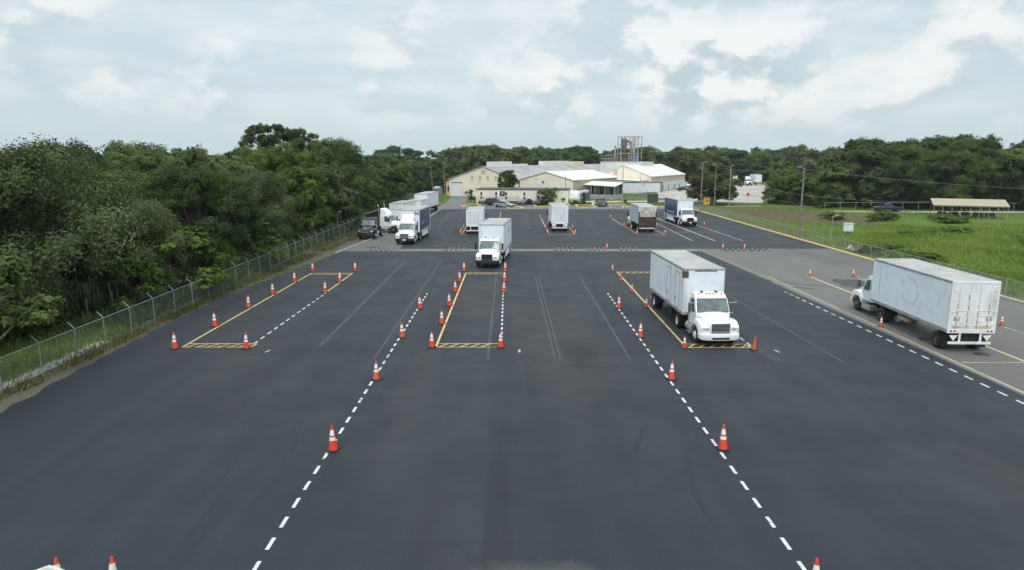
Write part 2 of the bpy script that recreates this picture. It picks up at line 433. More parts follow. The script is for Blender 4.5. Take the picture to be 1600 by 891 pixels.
class MB:
    def __init__(self):
        self.v, self.f = [], []

    def add(self, vs, fs):
        o = len(self.v)
        self.v += [tuple(p) for p in vs]
        self.f += [tuple(i + o for i in q) for q in fs]
        return self

    def box(self, x0, x1, y0, y1, z0, z1):
        return self.add([(x0, y0, z0), (x1, y0, z0), (x1, y1, z0), (x0, y1, z0),
                         (x0, y0, z1), (x1, y0, z1), (x1, y1, z1), (x0, y1, z1)],
                        [(3, 2, 1, 0), (4, 5, 6, 7), (0, 1, 5, 4), (1, 2, 6, 5), (2, 3, 7, 6), (3, 0, 4, 7)])

    def obox(self, c, ax, ay, hx, hy, z0, z1):
        """box turned in plan: centre c, unit axes ax, ay"""
        pts = []
        for z in (z0, z1):
            for sx, sy in ((-1, -1), (1, -1), (1, 1), (-1, 1)):
                pts.append((c[0] + ax[0] * hx * sx + ay[0] * hy * sy, c[1] + ax[1] * hx * sx + ay[1] * hy * sy, z))
        return self.add(pts, [(3, 2, 1, 0), (4, 5, 6, 7), (0, 1, 5, 4), (1, 2, 6, 5), (2, 3, 7, 6), (3, 0, 4, 7)])

    def quad(self, a, b, c, d):
        return self.add([a, b, c, d], [(0, 1, 2, 3)])

    def tube(self, p, q, r0, r1=None, n=8, caps=True):
        p, q = Vector(p), Vector(q)
        r1 = r0 if r1 is None else r1
        d = (q - p).normalized()
        u = d.orthogonal().normalized()
        w = d.cross(u)
        vs = []
        for c, r in ((p, r0), (q, r1)):
            for i in range(n):
                a = 2 * math.pi * i / n
                vs.append(c + u * math.cos(a) * r + w * math.sin(a) * r)
        fs = [(i, (i + 1) % n, n + (i + 1) % n, n + i) for i in range(n)]
        if caps:
            fs += [tuple(range(n - 1, -1, -1)), tuple(range(n, 2 * n))]
        return self.add(vs, fs)

    def path(self, pts, r, n=6):
        for a, b in zip(pts[:-1], pts[1:]):
            self.tube(a, b, r, r, n)
        return self

    def lathe(self, prof, n=20, axis='z', c=(0, 0, 0)):
        vs, fs = [], []
        for (r, h) in prof:
            for i in range(n):
                a = 2 * math.pi * i / n
                if axis == 'z':
                    vs.append((c[0] + r * math.cos(a), c[1] + r * math.sin(a), c[2] + h))
                else:
                    vs.append((c[0] + h, c[1] + r * math.cos(a), c[2] + r * math.sin(a)))
        for k in range(len(prof) - 1):
            for i in range(n):
                j = (i + 1) % n
                fs.append((k * n + i, k * n + j, (k + 1) * n + j, (k + 1) * n + i))
        return self.add(vs, fs)

    def prism(self, prof, x0, x1, taper=None):
        """side profile (y, z) carried from x0 to x1; taper(z) scales x"""
        n = len(prof)
        vs = []
        for x in (x0, x1):
            for (y, z) in prof:
                s = taper(z) if taper else 1
                vs.append((x * s, y, z))
        fs = [(i, (i + 1) % n, n + (i + 1) % n, n + i) for i in range(n)]
        fs += [tuple(range(n - 1, -1, -1)), tuple(range(n, 2 * n))]
        return self.add(vs, fs)

    def loft(self, secs, close=True):
        n = len(secs[0])
        vs = [p for s in secs for p in s]
        fs = []
        for k in range(len(secs) - 1):
            for i in range(n):
                j = (i + 1) % n
                fs.append((k * n + i, k * n + j, (k + 1) * n + j, (k + 1) * n + i))
        if close:
            fs += [tuple(range(n - 1, -1, -1)), tuple((len(secs) - 1) * n + i for i in range(n))]
        return self.add(vs, fs)

    def build(self, name, m, parent=None, bevel=0, smooth=False, segs=2, loc=None, rot=None):
        me = bpy.data.meshes.new(name)
        me.from_pydata(self.v, [], self.f)
        bm = bmesh.new()
        bm.from_mesh(me)
        bmesh.ops.recalc_face_normals(bm, faces=bm.faces)
        if bevel:
            ed = [e for e in bm.edges if len(e.link_faces) == 2 and e.calc_face_angle(0) > 0.5]
            bmesh.ops.bevel(bm, geom=ed, offset=bevel, segments=segs, affect='EDGES', profile=0.5, clamp_overlap=True)
        for f in bm.faces:
            f.smooth = bool(smooth)
        if smooth:
            for e in bm.edges:
                if len(e.link_faces) == 2 and e.calc_face_angle(0) > R(38):
                    e.smooth = False
        bm.to_mesh(me)
        bm.free()
        me.materials.append(m)
        o = bpy.data.objects.new(name, me)
        COL.objects.link(o)
        if parent:
            o.parent = parent
        if loc:
            o.location = loc
        if rot:
            o.rotation_euler = rot
        return o


def tag(o, label, cat, group=None):
    o['label'] = label
    o['category'] = cat
    if group:
        o['group'] = group
    return o


def thing(name, label, cat, loc=(0, 0, 0), rz=0.0, group=None):
    o = bpy.data.objects.new(name, None)
    o.empty_display_size = 0.3
    COL.objects.link(o)
    o.location = loc
    o.rotation_euler = (0, 0, rz)
    return tag(o, label, cat, group)


def struct(o, kind='structure'):
    o['kind'] = kind
    return o


def copy_tree(o, parent=None):
    c = o.copy()
    COL.objects.link(c)
    if parent:
        c.parent = parent
    for ch in list(o.children):
        copy_tree(ch, c)
    return c


def sheet(name, pts, z, m):
    mb = MB()
    mb.add([(x, y, z) for x, y in pts], [tuple(range(len(pts)))])
    return struct(mb.build(name, m))


def fast_mesh(name, verts, faces4, m, tint=None, parent=None):
    """verts (n,3), faces4 (k,4 or 3) numpy; tint per face"""
    me = bpy.data.meshes.new(name)
    k = faces4.shape[1]
    nf = len(faces4)
    me.vertices.add(len(verts))
    me.vertices.foreach_set('co', verts.astype(np.float32).ravel())
    me.loops.add(nf * k)
    me.loops.foreach_set('vertex_index', faces4.astype(np.int32).ravel())
    me.polygons.add(nf)
    me.polygons.foreach_set('loop_start', np.arange(0, nf * k, k, dtype=np.int32))
    me.polygons.foreach_set('loop_total', np.full(nf, k, dtype=np.int32))
    me.update(calc_edges=True)
    if tint is not None:
        a = me.attributes.new('tint', 'FLOAT', 'FACE')
        a.data.foreach_set('value', tint.astype(np.float32))
    me.materials.append(m)
    o = bpy.data.objects.new(name, me)
    COL.objects.link(o)
    if parent:
        o.parent = parent
    return o

# ------------------------------------------------------------------ ground
def smooth(a, b, x):
    t = min(1, max(0, (x - a) / (b - a)))
    return t * t * (3 - 2 * t)


def hgt(x, y):
    """gentle ground: level round the lot, a dry basin and banks in the field, falling away left of the fence"""
    h = -0.03
    h -= 1.6 * smooth(-25.0, -37, x) * (1 - smooth(120, 160, y))
    if x > 40:
        k = smooth(40.5, 46, x)
        basin = smooth(41, 46, x) * (1 - smooth(127, 150, y + x - 49)) * (1 - smooth(0, 6, x - (53 + (y - 106) * 0.8))) * smooth(80, 90, y)
        h -= 0.9 * basin
        lump = 0.30 * math.sin(x * 0.33 + 1.1) * math.sin(y * 0.29 + 0.4) + 0.22 * math.sin(x * 0.13 - y * 0.21)
        h += k * lump * (1 - smooth(118, 130, y))
        h += k * 0.6 * math.exp(-((y - 78 - (x - 60) * 0.25) / 7.0) ** 2)
    return h


def axis(lo, hi, step, far):
    a = list(np.arange(lo, hi + 0.01, step))
    s, x = step, a[-1]
    while x < far:
        s *= 1.5
        x += s
        a.append(x)
    s, x = step, a[0]
    while x > -far:
        s *= 1.5
        x -= s
        a.insert(0, x)
    return a


M_ground = bpy.data.materials.new('grass_and_soil')
M_ground.use_nodes = True
t = M_ground.node_tree
b = t.nodes['Principled BSDF']
p = NN(t, 'ShaderNodeNewGeometry').outputs['Position']
sp = NN(t, 'ShaderNodeSeparateXYZ')
t.links.new(p, sp.inputs[0])
X_, Y_ = sp.outputs[0], sp.outputs[1]
wob = MATH(t, 'MULTIPLY', MATH(t, 'SUBTRACT', NOISE(t, p, 0.12, 4, 0.6), 0.5), 9)
c = MIXC(t, RANGE(t, NOISE(t, p, 0.08, 5, 0.62), 0.3, 0.7), (0.085, 0.150, 0.028), (0.155, 0.235, 0.040))
c = MIXC(t, RANGE(t, NOISE(t, p, 0.9, 5, 0.7), 0.45, 0.72, 0, 0.65), c, (0.050, 0.078, 0.026))
# far short grass is more olive
c = MIXC(t, RANGE(t, MATH(t, 'ADD', Y_, wob), 126, 138, 0, 0.6), c, (0.105, 0.135, 0.042))
# bare brown bank of the dry basin
U_ = MATH(t, 'ADD', MATH(t, 'ADD', X_, Y_), wob)
bank = MATH(t, 'MULTIPLY', RANGE(t, U_, 174, 178), RANGE(t, U_, 203, 197))
bank = MATH(t, 'MULTIPLY', bank, RANGE(t, MATH(t, 'ADD', X_, MATH(t, 'MULTIPLY', wob, 0.4)), 44, 48))
bank = MATH(t, 'MULTIPLY', bank, RANGE(t, MATH(t, 'SUBTRACT', X_, MATH(t, 'MULTIPLY', MATH(t, 'ADD', Y_, wob), 0.8)), -28, -34))
c = MIXC(t, MATH(t, 'MULTIPLY', bank, RANGE(t, NOISE(t, p, 0.5, 5, 0.7), 0.25, 0.5, 0.3, 0.8)), c, (0.135, 0.095, 0.062))
# bare soil between kerb and field fence
edge = MATH(t, 'MULTIPLY', RANGE(t, X_, 45.5, 42.0), RANGE(t, X_, 37, 38.6))
c = MIXC(t, MATH(t, 'MULTIPLY', edge, RANGE(t, NOISE(t, p, 0.35, 5, 0.7), 0.36, 0.54, 0, 0.85)), c, (0.16, 0.135, 0.098))
# leaf litter under the left wood
lit = RANGE(t, MATH(t, 'ADD', X_, MATH(t, 'MULTIPLY', wob, 0.5)), -27, -31)
c = MIXC(t, MATH(t, 'MULTIPLY', lit, 0.85), c, (0.055, 0.062, 0.030))
g = NOISE(t, p, 6, 4, 0.7)
c = MIXC(t, RANGE(t, g, 0.3, 0.7), MIXC(t, 0.45, c, (0.02, 0.03, 0.01)), c)
t.links.new(c, b.inputs['Base Color'])
b.inputs['Roughness'].default_value = 0.95
b.inputs['Specular IOR Level'].default_value = 0.15
bp = NN(t, 'ShaderNodeBump')
bp.inputs['Strength'].default_value = 0.6
bp.inputs['Distance'].default_value = 0.12
t.links.new(g, bp.inputs['Height'])
t.links.new(bp.outputs[0], b.inputs['Normal'])

xs = axis(-60, 130, 1.6, 3500)
ys = axis(0, 170, 1.6, 3500)
gm = MB()
for y in ys:
    for x in xs:
        gm.v.append((x, y, hgt(x, y)))
nx = len(xs)
for j in range(len(ys) - 1):
    for i in range(nx - 1):
        gm.f.append((j * nx + i, j * nx + i + 1, (j + 1) * nx + i + 1, (j + 1) * nx + i))
struct(gm.build('ground', M_ground, smooth=True))

# paved surfaces, each sheet a few millimetres above the one below
sheet('old_pavement', [(-20.4, 79.0), (38.5, 79.0), (38.5, 147.2), (-13.8, 147.2), (-14.6, 130)], 0.0, M_asphold)
sheet('side_lane', [(21.0, -8), (38.5, -8), (38.5, 79.0), (21.0, 79.0)], 0.0, M_asphold)
er = random.Random(9)
edge_pts = []
corner = [(-19.9, 79.7), (-22.9, 52), (-22.75, 40), (-22.2, 29), (-21.0, 15)]
for (a0, a1), (b0, b1) in zip(corner[:-1], corner[1:]):
    n_ = max(2, int(abs(b1 - a1) / .7))
    for k in range(n_):
        edge_pts.append((a0 + (b0 - a0) * k / n_ + er.uniform(-.14, .14), a1 + (b1 - a1) * k / n_))
sheet('sealed_lot', [(-20.5, -8), (24.3, -8), (23.6, 31), (22.9, 62), (22.3, 79.7)] + edge_pts + [(-21.0, 15)], 0.004, M_asph)
sheet('concrete_strip', [(-14.0, 79.7), (22.5, 79.7), (22.5, 81.9), (-14.0, 81.9)], 0.006, M_strip)
sheet('far_sealed_lot', [(-13.6, 81.9), (38.5, 81.9), (38.5, 147.0), (-15.0, 147.0), (-15.2, 118)], 0.004, M_asph)
sheet('cross_road', [(-16.5, 147.2), (41, 147.2), (41, 158.4), (-9.0, 158.4), (-9.3, 166), (-12.0, 182), (-11.8, 194.6), (-17.4, 197.9), (-16.4, 172)], -0.004, M_roadgrey)
sheet('office_parking', [(-9.0, 158.4), (41, 158.4), (41, 161.5), (24.0, 161.5), (24.0, 158.6), (-5, 162.4), (-9.1, 163.0)], 0.0, M_roadgrey)
sheet('walkway', [(17.5, 170.5), (52, 174.5), (52, 178.5), (17.5, 174.5)], 0.0, M_walk)
sheet('gravel_lot', [(52, 172), (61, 167), (101, 275), (106, 300), (60, 300), (66, 255), (47, 222), (40, 190), (46, 178.6)], 0.0, M_gravel)
sheet('pale_path', [(48.5, 155.2), (56.5, 155.2), (56.5, 156.4), (48.5, 156.4)], 0.03, M_walk)
sheet('field_road', [(78, 137.5), (240, 131.5), (240, 135.5), (78, 141.5), (66, 142.5), (66, 139.0)], 0.02, M_gravel)
sheet('left_verge', [(-20.6, 10), (-20.9, 31), (-21.5, 40), (-21.5, 52), (-19.2, 79.6), (-15.0, 128), (-15.6, 146), (-17.2, 165), (-19, 165), (-22, 128), (-24.3, 79), (-24.3, 10)], -0.012, M_sand)
sheet('ditch_pavement', [(-24.9, 22), (-23.9, 22), (-23.9, 39.5), (-24.9, 39.5)], 0.03, M_conc)

rr = random.Random(4)
for k, (cx, cy, rx, ry) in enumerate([(30.2, 58.6, 1.6, 2.6), (26.3, 36.9, 0.45, 0.35), (29.5, 33.9, 0.3, 0.22), (25.6, 40.1, 0.9, 0.5), (-17.2, 83.5, 0.7, 0.6)]):
    pts = [(cx + rx * math.cos(a) * (1 + rr.uniform(-.25, .25)), cy + ry * math.sin(a) * (1 + rr.uniform(-.25, .25))) for a in np.linspace(0, 2 * math.pi, 22)[:-1]]
    sheet('pavement_stain', pts, 0.007, M_stain)

# ------------------------------------------------------------------ painted markings
ZL = 0.012


def lines(name, m, segs, z=ZL):
    mb = MB()
    for (x0, y0, x1, y1, w) in segs:
        d = Vector((x1 - x0, y1 - y0))
        L = d.length
        d /= L
        n = Vector((-d.y, d.x)) * w / 2
        steps = max(1, int(L / 4))
        for k in range(steps):
            a, e = k / steps, (k + 1) / steps
            ax, ay = x0 + d.x * L * a, y0 + d.y * L * a
            bx, by = x0 + d.x * L * e, y0 + d.y * L * e
            mb.quad((ax - n.x, ay - n.y, z), (ax + n.x, ay + n.y, z), (bx + n.x, by + n.y, z), (bx - n.x, by - n.y, z))
    return struct(mb.build(name, m))


def dashes(x0, y0, x1, y1, per=1.17, ln=0.62, w=0.115, first=0.0):
    out = []
    d = Vector((x1 - x0, y1 - y0))
    L = d.length
    d /= L
    s = first
    while s < L:
        e = min(L, s + ln)
        out.append((x0 + d.x * s, y0 + d.y * s, x0 + d.x * e, y0 + d.y * e, w))
        s += per
    return out


white = dashes(-6.87, 10.43, -6.87, 54.3) + dashes(7.80, 10.43, 7.76, 54.5) + dashes(23.1, 16.0, 22.4, 55, w=0.12)
white += dashes(-15.25, 38.95, -15.12, 54.3) + dashes(-0.63, 38.9, -0.72, 54.3) + dashes(13.95, 38.6, 13.75, 54.3)
lines('white_dashed_lines', M_lwhite, white)


def bay(x0, x1, y0, y1, solid):
    s = [(x0, y0 - .05, x0 + (0.02), y1 + .05, 0.13), (x1, solid, x1, y1 + .05, 0.13)]
    for ya in (y0, y1 - 0.75):
        s += [(x0, ya, x1, ya, 0.09), (x0, ya + 0.75, x1, ya + 0.75, 0.09)]
        k = x0 + 0.15
        while k < x1 - 0.5:
            s.append((k, ya + 0.03, k + 0.5, ya + 0.72, 0.10))
            k += 0.62
    return s


yel = bay(-19.12, -15.18, 38.3, 64.2, 54.3) + bay(-4.42, -0.70, 38.3, 64.4, 54.3) + bay(10.10, 13.85, 38.2, 65.0, 54.3)
yel += [(-15.18, 38.3, -15.05, 39.05, .12), (-0.70, 38.3, -0.68, 39.05, .12), (13.85, 38.2, 13.7, 39.0, .12)]
lines('yellow_bay_lines', M_lyellow, yel)
far = []
for x0, x1, y0, y1 in ((-7.25, -3.5, 97.6, 122), (5.3, 9.05, 97.6, 124), (18.05, 21.9, 97.2, 124)):
    far += [(x0, y0, x0, y1, 0.15), (x1, y0, x1, y0 + 11, 0.15), (x0, y0, x1, y0, 0.2)]
lines('far_bay_lines', mat('orange_bay_paint', (0.55, 0.36, 0.20), 0.7, vary=0.2), far)
pale = [(26.35, 125, 26.9, 90.0, 0.26), (24.3, 118, 23.9, 90.0, 0.16), (30.2, 112, 30.6, 90, 0.16), (22.6, 100.7, 30.4, 100.7, 0.16),
        (18.0, 124.8, 21.5, 124.8, 0.14), (-2.2, 139, -2.3, 117, 0.14)]
lines('pale_parking_lines', M_lpale, pale)
lane = [(24.05, 10, 23.75, 62.4, 0.11), (27.75, 10, 27.55, 63, 0.24), (31.95, 10, 31.95, 43.5, 0.13), (24.1, 35.25, 27.7, 35.25, 0.11), (27.9, 35.25, 38, 35.25, 0.11), (31.9, 44, 31.75, 62, 0.12)]
lines('lane_lines', line_mat('yellowed_lane_paint', (0.47, 0.38, 0.22), 0.33, (0.15, 0.14, 0.12)), lane)
lines('lane_joint', line_mat('light_seal_edge', (0.20, 0.19, 0.17), 0.25, (0.10, 0.10, 0.10)), [(24.25, 8, 23.4, 62.4, 0.30), (23.4, 62.4, 22.4, 79.6, 0.2)], 0.009)
old = [(-11.35, 72.3, -11.2, 38.7, 0.2), (-7.55, 72.3, -7.55, 35.8, 0.14), (6.26, 62, 6.43, 35.8, 0.14), (17.1, 60, 17.8, 35.3, 0.15),
       (-1.48, 62.4, -1.32, 35.8, 0.16), (2.15, 62.4, 2.35, 35.7, 0.12), (2.45, 62.4, 2.65, 35.7, 0.12), (13.95, 38.0, 14.3, 35.4, 0.12), (14.2, 38.0, 14.6, 35.4, 0.12),
       (-22, 71.8, 22, 71.4, 0.05), (0.3, 35.7, 1.1, 35.7, 0.1), (3.9, 35.7, 4.9, 35.7, 0.1), (6.7, 139, 6.9, 112, 0.15), (9.9, 126, 13.5, 112, 0.14), (-12.6, 134, -11.6, 105, 0.2), (2.6, 124, 2.6, 106, 0.2), (13, 112, 12.2, 96, 0.2), (-9.9, 140, -9.2, 118, 0.16)]
lines('ghost_lines', M_lold, old, 0.010)
lines('small_yellow_ticks', M_lpale, [(-13.95, 37.2, -13.8, 37.7, 0.14), (0.42, 37.2, 0.42, 37.8, 0.13), (15.1, 37.2, 15.0, 37.75, 0.14)])
lines('parking_stall_lines', M_lwhite, [(17.9, 151, 19.0, 157.6, .15), (21.7, 151, 22.6, 157.6, .15), (24.6, 151, 25.4, 157.6, .15), (15.8, 157.8, 26.5, 157.8, .2)], 0.004)

M_scuff = line_mat('tyre_scuff', (0.010, 0.011, 0.013), 0.40, (0.0145, 0.018, 0.023))


def arc(cx, cy, r, a0, a1, w):
    n = 14
    P_ = [(cx + r * math.cos(R(a0 + (a1 - a0) * k / n)), cy + r * math.sin(R(a0 + (a1 - a0) * k / n))) for k in range(n + 1)]
    return [(*p, *q, w) for p, q in zip(P_[:-1], P_[1:])]


sc = []
for cx, cy, r, a0, a1 in ((-22, 22, 12, -10, 45), (-22, 22, 13.9, -10, 42), (20, 20, 14, 130, 185), (20, 20, 15.9, 132, 180), (-2.6, 20, 40, 60, 88), (30, 66, 9, 170, 250), (30, 66, 10.8, 175, 245), (-30, 50, 22, -30, 12), (-30, 50, 23.9, -28, 10)):
    sc += arc(cx, cy, r, a0, a1, .22)
lines('tyre_scuffs', M_scuff, sc, 0.0065)

# ------------------------------------------------------------------ kerbs


def kerb(name, pts, m, w=0.24, h=0.13):
    mb = MB()
    for (a, b2) in zip(pts[:-1], pts[1:]):
        a, b2 = Vector(a), Vector(b2)
        d = (b2 - a).normalized()
        mid = (a + b2) / 2
        mb.obox(mid, (-d.y, d.x), (d.x, d.y), w / 2, (b2 - a).length / 2, -0.1, h)
    return struct(mb.build(name, m, bevel=0.02))


kerb('field_kerb', [(38.64, 71.0), (38.64, 157)], M_kerby, 0.34)
kerb('field_kerb', [(38.64, 6), (38.64, 71.0)], M_conc, 0.34)
kerb('left_kerb', [(-20.3, 78.0), (-17.6, 105), (-15.3, 128), (-15.1, 146)], M_conc)


def island(pts, m_top=M_ground):
    sheet('grass_island', [(x, y) for x, y in pts], 0.06, m_top)
    kerb('island_kerb', pts + [pts[0]], M_kerby, 0.3, 0.15)


island([(-11.2, 153), (-8.4, 152.6), (-7.0, 157), (-8.4, 162.2), (-10.6, 158)])
island([(-1.0, 149.2), (2.6, 149.2), (1.6, 153), (-0.6, 152.6)])
island([(5.6, 152.6), (13.2, 157.8), (13.6, 166), (6.6, 164), (5.0, 157.0)])
island([(14.6, 152.2), (19.0, 152.6), (18.0, 158.6), (14.9, 161)])
island([(26.0, 154.2), (38, 154.2), (38, 170.0), (19.5, 168.6), (19.2, 162.5), (26.0, 162.0)])

# ------------------------------------------------------------------ trucks


def wheel(parent, x, y, r=0.5, w=0.28, rim=M_rimw, dual=False):
    """tyre (part) and its steel wheel (sub-part); outer side follows the sign of x"""
    s = 1 if x > 0 else -1
    W = w * 2.05 if dual else w
    mb = MB()
    prof = [(r * 0.55, -W / 2), (r * 0.86, -W / 2), (r * 0.97, -W / 2 + .04), (r, -W / 2 + .08), (r, W / 2 - .08), (r * 0.97, W / 2 - .04), (r * 0.86, W / 2), (r * 0.55, W / 2)]
    mb.lathe(prof, 26, 'x')
    o = mb.build('wheel', M_tyre, parent, smooth=True, loc=(x, y, r))
    q = MB()
    h = W / 2
    if dual:
        pr = [(r * .57, h - .01), (r * .55, h - .05), (r * .50, h - .17), (r * .30, h - .20), (r * .28, h - .12), (r * .20, h - .10), (r * .19, h - .02), (0.001, h - .01)]
    else:
        pr = [(r * .57, h - .01), (r * .55, h - .04), (r * .46, h - .05), (r * .42, h + .01), (r * .26, h + .05), (r * .24, h + .09), (r * .12, h + .10), (0.001, h + .10)]
    q.lathe([(a, s * b2) for a, b2 in pr], 22, 'x')
    for k in range(8):
        a = 2 * math.pi * k / 8
        cy, cz = math.cos(a) * r * .36, math.sin(a) * r * .36
        hh = (h + .03 if not dual else h - .17)
        q.tube((s * hh, cy, cz), (s * (hh + .03), cy, cz), .025, n=6)
    q.build('rim', rim, o, smooth=True)
    return o


def tractor(t, paint, grille='chrome', bumper='body', fairing=False, rim=M_rimw, stack=False, wb=3.75, sleeper=0.0, drive_dual=True, plate=False, nose='round'):
    """conventional day cab; forward is -y, origin on the ground under the bumper"""
    by = 3.05 + sleeper                                    # back of the cab
    tap = lambda z: 1.0 if z < 1.75 else 1.0 - 0.10 * (z - 1.75) / 1.0
    f = MB().box(-.45, -.30, .45, wb + 2.0, .72, .98).box(.30, .45, .45, wb + 2.0, .72, .98)
    f.box(-.42, .42, wb + 1.0, wb + 1.2, .5, .9).box(-.9, .9, 1.05, 1.2, .42, .58).box(-.9, .9, wb + 1.02, wb + 1.18, .42, .6)
    f.box(-.40, .40, .5, 2.6, .45, .80)
    f.build('frame', M_frame, t, bevel=.01)
    # cab
    c = MB()
    c.prism([(1.52, .92), (1.52, 1.74), (2.02, 2.52), (2.2, 2.70), (2.5, 2.78), (by - .12, 2.76), (by, 2.62), (by, .92)], -1.04, 1.04, tap)
    cab = c.build('cab', paint, t, bevel=.07, segs=3, smooth=True)
    # windshield lies just proud of the slanted front
    n = Vector((0, -.78, .5)).normalized() * .012
    w = MB()

    def ws(x, k):
        y, z = 1.52 + .5 * k, 1.74 + .78 * k
        bul = .035 * (1 - (x / .95) ** 2)
        return (x * tap(z), y + n.y - bul, z + n.z)
    cols = [-.93, -.6, -.2, .2, .6, .93]
    rows = [.06, .5, .93]
    vs = [ws(x, k) for k in rows for x in cols]
    fs = [(j * 6 + i, j * 6 + i + 1, (j + 1) * 6 + i + 1, (j + 1) * 6 + i) for j in range(2) for i in range(5)]
    w.add(vs, fs)
    wsd = w.build('windshield', M_glass, cab, smooth=True)
    fr = MB()
    loop = [ws(x, .03) for x in cols] + [ws(.95, k) for k in (.5, .96)] + [ws(x, .96) for x in reversed(cols)] + [ws(-.95, k) for k in (.5, .03)]
    fr.path(loop, .018, 5)
    for sx in (-.5, .35):
        fr.tube(ws(sx, .05), ws(sx - .35, .28), .012, n=4)
    fr.build('windshield_seal', M_black, cab)
    for s in (-1, 1):
        def sp(y, z, off=.013):
            return (s * (1.04 * tap(z) + off), y, z)
        d = MB()
        d.loft([[sp(1.66, 1.02, .002), sp(1.66, 1.72, .002), sp(2.0, 2.5, .002), sp(2.66, 2.56, .002), sp(2.66, 1.02, .002)],
                [sp(1.66, 1.02, .012), sp(1.66, 1.72, .012), sp(2.0, 2.5, .012), sp(2.66, 2.56, .012), sp(2.66, 1.02, .012)]])
        d.box(min(s * 1.05, s * 1.085), max(s * 1.05, s * 1.085), 2.45, 2.62, 1.5, 1.54)
        dr = d.build('door', paint, cab)
        g = MB()
        g.add([sp(1.76, 1.76, .02), sp(2.08, 2.40, .02), sp(2.58, 2.45, .02), sp(2.58, 1.72, .02), sp(1.9, 1.66, .02)], [(0, 1, 2, 3, 4)])
        g.build('side_window', M_glass, cab)
        if not sleeper:
            MB().add([sp(2.74, 1.8, .006), sp(2.74, 2.4, .006), sp(2.92, 2.38, .006), sp(2.92, 1.8, .006)], [(0, 1, 2, 3)]).build('side_window', M_glass, cab)
        mm = MB()
        mm.tube((s * 1.0, 1.72, 2.3), (s * 1.36, 1.66, 2.3), .016, n=5).tube((s * 1.02, 1.62, 1.68), (s * 1.36, 1.66, 1.70), .016, n=5)
        mm.box(s * 1.36 - .10, s * 1.36 + .10, 1.62, 1.74, 1.66, 2.34)
        mo = mm.build('mirror', M_chrome if bumper == 'body' else M_black, t, bevel=.02)
    if not fairing:
        for x in (-.7, -.2, 0, .2, .7):
            MB().box(x - .045, x + .045, 2.22, 2.32, 2.72, 2.785).build('marker_light', M_amber, cab, bevel=.015)
        MB().lathe([(.001, .12), (.07, .1), (.09, 0)], 10, c=(-.45, 2.5, 2.77)).build('roof_beacon', M_black, cab, smooth=True)
        MB().tube((.42, 2.3, 2.84), (.42, 2.7, 2.82), .05, .035).build('roof_horn', M_black, cab, smooth=True)
    else:
        fa = MB()
        fa.prism([(2.02, 2.60), (2.28, 3.0), (2.62, 3.32), (2.9, 3.52), (by, 3.60), (by, 2.6)], -.84, .84, lambda z: 1.0 - .10 * (z - 2.6) / 1.2)
        fa.build('roof_fairing', paint, t, bevel=.09, segs=3, smooth=True)
    # hood: lofted, narrower and rounder at the nose
    secs = []
    for (y, hw, zb, zt) in ((.10, .60, .86, 1.40), (.22, .68, .84, 1.52), (.6, .76, .84, 1.62), (1.1, .86, .86, 1.72), (1.56, .99, .9, 1.80)):
        half = [(hw, zb), (hw, zt - .34), (hw * .96, zt - .16), (hw * .78, zt - .04), (hw * .4, zt)]
        secs.append([(x, y, z) for x, z in half] + [(-x, y, z) for x, z in reversed(half)])
    hood = MB().loft(secs).build('hood', paint, t, smooth=True)
    gm_ = {'chrome': M_chrome, 'black': M_black}[grille]
    g = MB()
    for k in range(6):
        z = .93 + k * .082
        g.box(-.50, .50, .055, .085, z, z + .035)
    for x in (-.52, -.26, 0, .26, .52):
        g.box(x - .016, x + .016, .045, .075, .90, 1.39)
    g.box(-.54, .54, .05, .095, .885, .925).box(-.54, .54, .05, .095, 1.375, 1.415)
    gr = g.build('grille', gm_, hood, bevel=.006)
    MB().box(-.50, .50, .086, .099, .92, 1.38).build('grille_core', M_black, hood)
    MB().lathe([(.001, .03), (.07, .025), (.075, 0)], 12, 'z').build('emblem', M_chrome, hood, loc=(0, .20, 1.51), rot=(R(40), 0, 0))
    for s in (-1, 1):
        fd = []
        for (y, xo, zb, zt) in ((.14, 1.02, .76, 1.16), (.26, 1.14, .76, 1.30), (.52, 1.18, .78, 1.40), (.68, 1.19, .97, 1.44), (.92, 1.19, 1.10, 1.46), (1.15, 1.19, 1.13, 1.46), (1.4, 1.19, 1.10, 1.44), (1.62, 1.18, .97, 1.36), (1.76, 1.16, .74, 1.24), (1.86, 1.10, .70, 1.0)):
            xi = .56
            fd.append([(s * xi, y, zb), (s * xo, y, zb), (s * xo, y, zt - .14), (s * (xo - .06), y, zt - .03), (s * (xo - .2), y, zt), (s * xi, y, zt + .02)])
        fo = MB().loft(fd).build('fender', paint, t, smooth=True)
        hl = MB()
        hl.loft([[(s * .64, .10, .98), (s * 1.03, .145, 1.00), (s * 1.06, .15, 1.12), (s * .66, .10, 1.18)],
                 [(s * .64, .30, .98), (s * 1.06, .33, 1.00), (s * 1.08, .33, 1.12), (s * .66, .30, 1.18)]])
        hl.build('headlight', M_lamp, fo, bevel=.02)
        wheel(t, s * 1.02, 1.15, .50, .28, rim)
        wheel(t, s * .93, wb + 1.1, .50, .28, rim, dual=True)
        st = MB()
        if nose == 'round':
            st.tube((s * .93, 1.98, .66), (s * .93, 3.05, .66), .29, n=20)
            st.box(min(s * .9, s * 1.2), max(s * .9, s * 1.2), 2.05, 2.75, .36, .40)
        else:
            st.prism([(1.95, .38), (1.95, .74), (3.1, .74), (3.1, .38)], min(s * .66, s * 1.2), max(s * .66, s * 1.2))
        st.build('fuel_tank', M_alu if paint is not M_blackpaint else M_chrome, t, bevel=.02, smooth=True)
        st = MB()
        st.box(min(s * .98, s * 1.19), max(s * .98, s * 1.19), 1.86, 2.66, .80, .84).box(min(s * .98, s * 1.14), max(s * .98, s * 1.14), 1.86, 2.66, .88, 1.0)
        st.build('cab_step', M_alu, t)
